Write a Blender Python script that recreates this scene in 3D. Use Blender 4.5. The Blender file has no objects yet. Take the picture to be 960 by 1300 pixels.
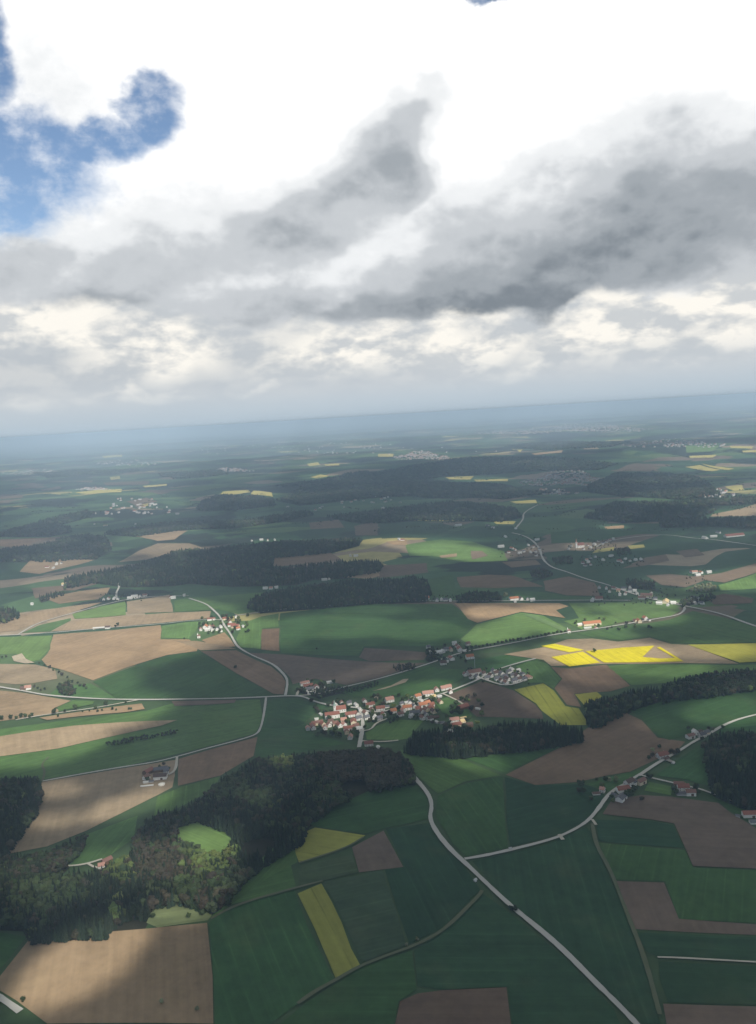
import bpy, bmesh, math, random
import numpy as np
from mathutils import Matrix, Vector

random.seed(7)
RNG = np.random.default_rng(11)
R = math.radians
scene = bpy.context.scene
COL = scene.collection

# ------------------------------------------------------------------ camera
CAM_H = 600.0
FPX, CX, CY = 1073.0, 480.0, 650.0
ROLL = R(3.4)
PITCH = math.atan(121.8 / FPX)
F = np.array([0, math.cos(PITCH), -math.sin(PITCH)])
U0 = np.array([0, math.sin(PITCH), math.cos(PITCH)])
R0 = np.array([1.0, 0, 0])
RT = math.cos(ROLL) * R0 - math.sin(ROLL) * U0
UP = math.sin(ROLL) * R0 + math.cos(ROLL) * U0

cam_data = bpy.data.cameras.new("camera")
cam = bpy.data.objects.new("camera", cam_data)
COL.objects.link(cam)
cam_data.sensor_fit = 'VERTICAL'
cam_data.sensor_height = 36.0
cam_data.lens = FPX / 1300.0 * 36.0
cam_data.clip_start = 1.0
cam_data.clip_end = 200000.0
M = Matrix((RT, UP, -F)).transposed().to_4x4()
M.translation = (0, 0, CAM_H)
cam.matrix_world = M
scene.camera = cam

# ------------------------------------------------------------------ terrain
_tw = [(760, 0.4, 3.5, .3), (1150, 2.1, 5.0, 1.9), (1500, 1.2, 5.5, 4.0), (930, 2.8, 3.5, 5.1)]
_fw = [(3100, 1.35, 11, .7), (4700, 1.8, 15, 2.2), (6900, 1.1, 18, 3.9), (5600, 2.05, 13, 5.5), (9800, 1.5, 22, 1.1)]


def H(x, y):
    x = np.asarray(x, float); y = np.asarray(y, float)
    d = np.hypot(x, y)
    z = np.zeros_like(d)
    near = np.clip((d - 300) / 900, 0, 1)
    for lam, a, amp, ph in _tw:
        k = 2 * math.pi / lam
        z = z + near * amp * np.sin(k * (math.cos(a) * x + math.sin(a) * y) + ph)
    f = np.clip((d - 2500) / 7000, 0, 1); f = f * f * (3 - 2 * f)
    f = f * np.clip((88000 - d) / 40000, 0, 1)
    for lam, a, amp, ph in _fw:
        k = 2 * math.pi / lam
        z = z + f * amp * np.sin(k * (math.cos(a) * x + math.sin(a) * y) + ph)
    return z


_T = np.geomspace(300, 120000, 520)


def at(pts, dz=0.0):
    """photo pixels -> ground points (n, 3): the ray through the pixel meets the terrain raised by dz"""
    p = np.atleast_2d(np.asarray(pts, float))
    d = F[None] + RT[None] * ((p[:, 0] - CX) / FPX)[:, None] + UP[None] * ((CY - p[:, 1]) / FPX)[:, None]
    d /= np.linalg.norm(d, axis=1)[:, None]
    d[:, 2] = np.minimum(d[:, 2], -0.0068)
    X = d[:, 0, None] * _T; Y = d[:, 1, None] * _T; Z = CAM_H + d[:, 2, None] * _T
    below = Z < H(X, Y) + dz
    below[:, -1] = True
    i = np.maximum(below.argmax(1), 1)
    lo = _T[i - 1]; hi = _T[i]
    for _ in range(28):
        m = .5 * (lo + hi)
        b = CAM_H + d[:, 2] * m < H(d[:, 0] * m, d[:, 1] * m) + dz
        hi = np.where(b, m, hi); lo = np.where(b, lo, m)
    x = d[:, 0] * hi; y = d[:, 1] * hi
    return np.stack([x, y, H(x, y)], 1)


def to_px(x, y, z):
    vx = np.asarray(x, float); vy = np.asarray(y, float); vz = np.asarray(z, float) - CAM_H
    dep = vx * F[0] + vy * F[1] + vz * F[2]
    dep = np.where(dep < 1, 1, dep)
    u = (vx * RT[0] + vy * RT[1] + vz * RT[2]) / dep
    v = (vx * UP[0] + vy * UP[1] + vz * UP[2]) / dep
    return CX + u * FPX, CY - v * FPX


# ------------------------------------------------------------------ helpers
def link(name, mesh, parent=None):
    o = bpy.data.objects.new(name, mesh)
    COL.objects.link(o)
    if parent is not None:
        o.parent = parent
    return o


def tag(o, label, cat, group=None, kind=None):
    o["label"] = label; o["category"] = cat
    if group: o["group"] = group
    if kind: o["kind"] = kind
    return o


def np_mesh(name, verts, faces, mat=None, smooth=False):
    me = bpy.data.meshes.new(name)
    verts = np.asarray(verts, np.float32)
    if isinstance(faces, np.ndarray):
        n, k = faces.shape
        me.vertices.add(len(verts)); me.vertices.foreach_set("co", verts.ravel())
        me.loops.add(n * k); me.loops.foreach_set("vertex_index", faces.astype(np.int32).ravel())
        me.polygons.add(n)
        me.polygons.foreach_set("loop_start", np.arange(0, n * k, k, dtype=np.int32))
        me.polygons.foreach_set("loop_total", np.full(n, k, np.int32))
        me.polygons.foreach_set("use_smooth", np.full(n, smooth))
        me.update(calc_edges=True)
    else:
        me.from_pydata([tuple(v) for v in verts], [], faces)
        if smooth:
            for p in me.polygons: p.use_smooth = True
        me.update()
    if mat: me.materials.append(mat)
    return me


class NT:
    """small node-tree writer"""
    def __init__(self, tree):
        self.t = tree; self.t.nodes.clear()

    def n(self, typ, **kw):
        nd = self.t.nodes.new(typ)
        for k, v in kw.items():
            setattr(nd, k, v)
        return nd

    def put(self, sock, v):
        if hasattr(v, "is_linked") or isinstance(v, bpy.types.NodeSocket):
            self.t.links.new(v, sock)
        elif v is not None:
            sock.default_value = v

    def math(self, op, a, b=None, c=None, clamp=False):
        nd = self.n("ShaderNodeMath", operation=op); nd.use_clamp = clamp
        self.put(nd.inputs[0], a)
        if b is not None: self.put(nd.inputs[1], b)
        if c is not None: self.put(nd.inputs[2], c)
        return nd.outputs[0]

    def vmath(self, op, a, b=None, out=0, scale=None):
        nd = self.n("ShaderNodeVectorMath", operation=op)
        self.put(nd.inputs[0], a)
        if b is not None: self.put(nd.inputs[1], b)
        if scale is not None: self.put(nd.inputs[3], scale)
        return nd.outputs[out]

    def noise(self, vec, scale, detail=2.0, rough=.5, dist=0.0, col=False, dims='3D'):
        nd = self.n("ShaderNodeTexNoise", noise_dimensions=dims)
        if vec is not None: self.put(nd.inputs["Vector"], vec)
        nd.inputs["Scale"].default_value = scale
        nd.inputs["Detail"].default_value = detail
        nd.inputs["Roughness"].default_value = rough
        nd.inputs["Distortion"].default_value = dist
        return nd.outputs["Color" if col else "Fac"]

    def rng(self, v, a, b, c=0.0, d=1.0, smooth=True):
        nd = self.n("ShaderNodeMapRange", interpolation_type='SMOOTHSTEP' if smooth else 'LINEAR')
        self.put(nd.inputs[0], v)
        for i, x in enumerate((a, b, c, d)): self.put(nd.inputs[i + 1], x)
        return nd.outputs[0]

    def mix(self, f, a, b, mode='MIX'):
        nd = self.n("ShaderNodeMix", data_type='RGBA', blend_type=mode)
        self.put(nd.inputs[0], f); self.put(nd.inputs[6], a); self.put(nd.inputs[7], b)
        return nd.outputs[2]

    def comb(self, x, y, z=0.0):
        nd = self.n("ShaderNodeCombineXYZ")
        for i, v in enumerate((x, y, z)): self.put(nd.inputs[i], v)
        return nd.outputs[0]

    def mapping(self, vec, loc=(0, 0, 0), rot=(0, 0, 0), scale=(1, 1, 1), typ='POINT'):
        nd = self.n("ShaderNodeMapping", vector_type=typ)
        self.put(nd.inputs[0], vec)
        nd.inputs[1].default_value = loc; nd.inputs[2].default_value = rot; nd.inputs[3].default_value = scale
        return nd.outputs[0]


def c4(c): return (c[0], c[1], c[2], 1.0)


def new_mat(name):
    m = bpy.data.materials.new(name); m.use_nodes = True
    return m, NT(m.node_tree)


def finish(t, color, rough=.9, spec=.15):
    b = t.n("ShaderNodeBsdfPrincipled")
    t.put(b.inputs["Base Color"], color)
    t.put(b.inputs["Roughness"], rough)
    b.inputs["Specular IOR Level"].default_value = spec
    o = t.n("ShaderNodeOutputMaterial")
    t.t.links.new(b.outputs[0], o.inputs[0])
    return b


def brighten(t, col, fac):
    """col * fac (fac: scalar socket)"""
    return t.vmath('SCALE', col, scale=fac)


# ------------------------------------------------------------------ materials
def crop_material(name, row, row_amt, mottle, tram=0.0, fleck=0.0):
    m, t = new_mat(name)
    oi = t.n("ShaderNodeObjectInfo")
    uv = t.n("ShaderNodeUVMap").outputs[0]
    geo = t.n("ShaderNodeNewGeometry").outputs["Position"]
    off = t.vmath('ADD', geo, t.vmath('SCALE', (913.0, 377.0, 0.0), scale=oi.outputs["Random"]))
    big = t.noise(off, 1 / 140., 5, .62, .6)
    fine = t.noise(off, 1 / 16., 4, .68)
    rows = t.noise(t.mapping(uv, scale=(1 / row, 1 / (row * 34), 1)), 1.0, 4, .62)
    f = t.math('MULTIPLY_ADD', t.math('SUBTRACT', big, .5), mottle, 1.0)
    f = t.math('MULTIPLY_ADD', t.math('SUBTRACT', rows, .5), row_amt, f)
    f = t.math('MULTIPLY_ADD', t.math('SUBTRACT', fine, .5), mottle * .7, f)
    if tram:
        u = t.n("ShaderNodeSeparateXYZ"); t.put(u.inputs[0], uv)
        fr = t.math('ABSOLUTE', t.math('SUBTRACT', t.math('FRACT', t.math('DIVIDE', u.outputs[0], 21.0)), .5))
        w = t.math('MULTIPLY', t.rng(fr, .0, .085, 1, 0), t.rng(t.noise(off, 1 / 60., 2), .35, .65))
        f = t.math('MULTIPLY_ADD', w, tram, f)
    col = brighten(t, oi.outputs["Color"], t.math('MAXIMUM', f, .3))
    # drier, yellower places
    hue = t.mix(t.rng(t.noise(t.vmath('ADD', off, (700.0, 90.0, 0)), 1 / 90., 4, .6), .5, .78, 0, .28 + fleck), col,
                brighten(t, t.mix(.5, oi.outputs["Color"], (.16, .14, .06, 1)), f))
    finish(t, hue, .95, .08)
    return m


M_GREEN = crop_material("green_crop", 8.0, .75, .95, tram=.30)
M_SOIL = crop_material("bare_soil", 9.0, .55, .85, tram=0)
M_RAPE = crop_material("rapeseed_bloom", 8.0, .5, .6, tram=-.34, fleck=-.1)


def ground_material():
    m, t = new_mat("patchwork_ground")
    pos = t.n("ShaderNodeNewGeometry").outputs["Position"]
    flat = t.vmath('MULTIPLY', pos, (1.0, 1.0, 0.0))
    warp = t.vmath('SCALE', t.vmath('SUBTRACT', t.noise(flat, 1 / 900., 2, .5, col=True), (.5, .5, .5)), scale=320.0)
    p = t.vmath('ADD', flat, warp)
    pm = t.mapping(p, rot=(0, 0, .5), scale=(1 / 400., 1 / 270., 1))
    v = t.n("ShaderNodeTexVoronoi", feature='F1', distance='CHEBYCHEV', voronoi_dimensions='2D')
    t.put(v.inputs["Vector"], pm); v.inputs["Scale"].default_value = 1.0; v.inputs["Randomness"].default_value = .85
    sep = t.n("ShaderNodeSeparateColor"); t.put(sep.inputs[0], v.outputs["Color"])
    ramp = t.n("ShaderNodeValToRGB"); t.put(ramp.inputs[0], sep.outputs[0])
    cr = ramp.color_ramp; cr.interpolation = 'CONSTANT'
    stops = [(0, (.045, .10, .045)), (.14, (.070, .13, .055)), (.26, (.035, .070, .036)), (.36, (.095, .155, .060)), (.47, (.055, .11, .048)),
             (.58, (.16, .125, .09)), (.66, (.26, .205, .14)), (.725, (.040, .085, .042)), (.94, (.36, .32, .13)), (.955, (.30, .24, .16)), (.975, (.09, .14, .06))]
    while len(cr.elements) < len(stops): cr.elements.new(.5)
    for e, (a, c) in zip(cr.elements, stops): e.position = a; e.color = c4(c)
    n1 = t.noise(flat, 1 / 45., 5, .65)
    n2 = t.noise(flat, 1 / 400., 4, .6)
    col = brighten(t, ramp.outputs[0], t.math('ADD', t.math('MULTIPLY', n1, .8), t.math('MULTIPLY_ADD', n2, .6, .3)))
    # grass verges and margins close by, between the fields
    dn = t.rng(t.vmath('LENGTH', flat, out=1), 1900., 2700.)
    sxy = t.n("ShaderNodeSeparateXYZ"); t.put(sxy.inputs[0], flat)
    dn = t.math('MAXIMUM', dn, t.rng(t.math('DIVIDE', t.math('ABSOLUTE', sxy.outputs[0]), t.math('MAXIMUM', sxy.outputs[1], 1.0)), .53, .57))
    verge = brighten(t, (.055, .092, .040), t.math('ADD', t.math('MULTIPLY', n1, .9), t.math('MULTIPLY_ADD', n2, .5, .3)))
    col = t.mix(dn, verge, col)
    # woods and copses of the far country
    fw = t.noise(t.vmath('MULTIPLY', p, (1.0, 1.35, 0)), 1 / 1500., 6, .62)
    far = t.rng(t.vmath('LENGTH', flat, out=1), 5000., 14000., 0.0, .045)
    fm = t.math('MULTIPLY', t.rng(t.math('ADD', fw, far), .535, .56), dn)
    fcol = brighten(t, (.020, .032, .024), t.math('MULTIPLY_ADD', t.noise(flat, 1 / 30., 3), 1.2, .4))
    col = t.mix(fm, col, fcol)
    finish(t, col, .95, .08)
    return m


M_GROUND = ground_material()


def simple_mat(name, c1, c2, scale, rough=.9, spec=.1, obj_color=False, detail=4):
    m, t = new_mat(name)
    pos = t.n("ShaderNodeTexCoord").outputs["Object"]
    n = t.noise(pos, scale, detail, .6)
    if obj_color:
        oi = t.n("ShaderNodeObjectInfo")
        rnd = t.math('MULTIPLY_ADD', oi.outputs["Random"], .25, .87)
        col = brighten(t, oi.outputs["Color"], t.math('MULTIPLY', t.math('MULTIPLY_ADD', n, .5, .75), rnd))
    else:
        col = t.mix(n, c4(c1), c4(c2))
    finish(t, col, rough, spec)
    return m


M_ROAD = simple_mat("worn_pale_asphalt", (.38, .37, .325), (.50, .485, .43), .05)
M_TRACK = simple_mat("gravel_track", (.38, .36, .29), (.52, .48, .39), .06)
M_GRASSTRACK = simple_mat("grassy_track", (.07, .10, .05), (.15, .15, .09), .04)
M_YARD = simple_mat("gravel_yard", (.20, .185, .16), (.34, .32, .28), .08)
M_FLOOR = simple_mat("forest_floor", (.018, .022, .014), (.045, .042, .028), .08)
M_WALL = simple_mat("rendered_wall", None, None, .6, .85, .15, True)
M_ROOF = simple_mat("tiled_roof", None, None, 1.3, .75, .2, True)
M_GLASS = simple_mat("window_glass", (.02, .025, .03), (.05, .055, .06), .5, .15, .5)
M_DOOR = simple_mat("wooden_door", (.08, .05, .03), (.14, .09, .05), .8)
M_STEEL = simple_mat("galvanised_steel", (.35, .38, .38), (.5, .52, .52), .5, .5, .4)


def foliage_mat(name, mode):
    m, t = new_mat(name)
    pos = t.n("ShaderNodeNewGeometry").outputs["Position"]
    n = t.noise(pos, .35, 3, .7)
    if mode == "attr":
        a = t.n("ShaderNodeAttribute", attribute_name="tint"); col = a.outputs["Color"]
        f = t.math('MULTIPLY_ADD', n, 1.1, .45)
    else:
        oi = t.n("ShaderNodeObjectInfo"); col = oi.outputs["Color"]
        f = t.math('MULTIPLY', t.math('MULTIPLY_ADD', n, 1.1, .45), t.math('MULTIPLY_ADD', oi.outputs["Random"], .6, .7))
    finish(t, brighten(t, col, f), .9, .1)
    return m


M_WOOD = foliage_mat("wood_foliage", "attr")
M_LEAF = foliage_mat("tree_foliage", "object")
M_BARK = simple_mat("bark", (.04, .03, .022), (.09, .07, .05), .8)

# ------------------------------------------------------------------ ground sheet
def build_ground():
    na, rad = 330, np.concatenate([[60.], np.geomspace(250, 94000, 440)])
    ang = np.linspace(R(-62), R(62), na)
    A, Rr = np.meshgrid(ang, rad)
    X = np.sin(A) * Rr; Y = np.cos(A) * Rr - 500 * np.exp(-Rr / 3000.)
    X *= 1 + 400 / (Rr + 300)
    Z = H(X, Y)
    v = np.stack([X.ravel(), Y.ravel(), Z.ravel()], 1)
    i = np.arange(len(rad) - 1)[:, None] * na + np.arange(na - 1)[None]
    f = np.stack([i, i + 1, i + na + 1, i + na], -1).reshape(-1, 4)
    o = link("ground", np_mesh("ground", v, f, M_GROUND, True))
    tag(o, "rolling farmland of green and brown fields reaching the hazy horizon", "ground", kind="structure")


build_ground()


# ------------------------------------------------------------------ draped polygons
def drape(name, xy, mat, lift, color=None, rowdir=None):
    xy = np.asarray(xy)
    d = float(np.hypot(xy[:, 0], xy[:, 1]).mean())
    cell = max(18.0, .018 * d)
    bm = bmesh.new()
    vs = [bm.verts.new((x, y, 0)) for x, y in xy]
    try:
        bm.faces.new(vs)
    except ValueError:
        bm.free(); return None
    lo, hi = xy.min(0), xy.max(0)
    for ax in (0, 1):
        n0 = math.ceil(lo[ax] / cell)
        k = n0
        while k * cell < hi[ax]:
            co = [0, 0, 0]; no = [0, 0, 0]; co[ax] = k * cell + .0137; no[ax] = 1
            bmesh.ops.bisect_plane(bm, geom=bm.verts[:] + bm.edges[:] + bm.faces[:], plane_co=co, plane_no=no)
            k += 1
    bmesh.ops.triangulate(bm, faces=bm.faces[:])
    bmesh.ops.recalc_face_normals(bm, faces=bm.faces[:])
    bm.verts.ensure_lookup_table()
    P = np.array([v.co[:2] for v in bm.verts])
    Z = H(P[:, 0], P[:, 1]) + lift + .00016 * np.hypot(P[:, 0], P[:, 1])
    for v, z in zip(bm.verts, Z): v.co.z = z
    for f in bm.faces:
        if f.normal.z < 0: f.normal_flip()
        f.smooth = True
    uvl = bm.loops.layers.uv.new("UVMap")
    if rowdir is None:
        e = np.roll(xy, -1, 0) - xy
        k = np.argmax(np.hypot(e[:, 0], e[:, 1])); rowdir = math.atan2(e[k, 1], e[k, 0])
    ca, sa = math.cos(rowdir), math.sin(rowdir)
    for f in bm.faces:
        for l in f.loops:
            x, y = l.vert.co.x, l.vert.co.y
            l[uvl].uv = (-sa * x + ca * y, ca * x + sa * y)
    me = bpy.data.meshes.new(name); bm.to_mesh(me); bm.free()
    me.materials.append(mat)
    o = link(name, me)
    if color: o.color = c4(color)
    return o


def wavy(xy, amp):
    """a little unevenness along field edges"""
    out = []
    n = len(xy)
    for i in range(n):
        a = np.array(xy[i]); b = np.array(xy[(i + 1) % n])
        L = np.hypot(*(b - a)); k = max(1, min(9, int(L / 60)))
        nrm = np.array([-(b - a)[1], (b - a)[0]]) / max(L, 1e-6)
        for j in range(k):
            t = j / k
            out.append(a + (b - a) * t + (nrm * random.uniform(-amp, amp) if j else 0))
    return np.array(out)


LANDMARKS = [
    ("the church village", 480, 905), ("the estate of new houses", 640, 858), ("the farm with the round white tank", 200, 985),
    ("the long orange-roofed barn", 750, 793), ("the farm hamlet at the right-hand road bend", 790, 1003),
    ("the hamlet on the winding left-hand road", 278, 793), ("the white farm at the crossroads", 395, 873),
    ("the red-roofed hamlet beyond the church village", 570, 828), ("the farm on the straight far road", 660, 760),
    ("the far village with the white church tower", 740, 695), ("the row hamlet above the road loop", 800, 752),
    ("the hamlet on the curve of the far road", 665, 697), ("the large wood at the lower left", 230, 1110), ("the wood below the church village", 430, 985),
    ("the dark wood at the right edge", 930, 980), ("the fork of the two pale roads", 592, 1095), ("the narrow strip of rapeseed", 418, 1183),
    ("the wide dark wood in the left distance", 360, 710), ("the bright yellow rapeseed fields", 780, 830), ("the roadside row of trees", 80, 905),
    ("the hamlet by the pale bend at left", 155, 758), ("the wooded hill at the left edge", 100, 695), ("the small distant town", 540, 580),
    ("the far city", 740, 545), ("the farm below the dark wood at right", 950, 1037), ("the brown field in the lower left corner", 140, 1230),
    ("the far dark ridge wood", 560, 650), ("the far dark wood at right", 830, 650), ("the shaded village in the distance", 690, 612),
]
_used = {}


def where(px, py):
    best = min(LANDMARKS, key=lambda l: math.hypot(l[1] - px, 1.6 * (l[2] - py)))
    dx, dy = px - best[1], 1.6 * (py - best[2])
    if math.hypot(dx, dy) < 14: rel = "right by"
    elif abs(dx) > 1.3 * abs(dy): rel = "to the right of" if dx > 0 else "to the left of"
    else: rel = "in front of" if dy > 0 else "beyond"
    return rel + " " + best[0]


_ORD = ["", "second ", "third ", "fourth ", "fifth ", "sixth ", "seventh ", "eighth ", "ninth ", "tenth ", "eleventh ", "twelfth "]


def unique(label):
    k = _used.get(label, 0); _used[label] = k + 1
    return label if k == 0 else _ORD[min(k, 11)] + label


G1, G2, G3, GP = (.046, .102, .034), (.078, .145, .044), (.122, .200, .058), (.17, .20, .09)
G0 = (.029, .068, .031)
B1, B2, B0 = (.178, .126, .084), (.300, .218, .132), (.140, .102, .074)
Y1, Y2, YG = (.70, .585, .022), (.38, .36, .06), (.27, .275, .06)

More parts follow.
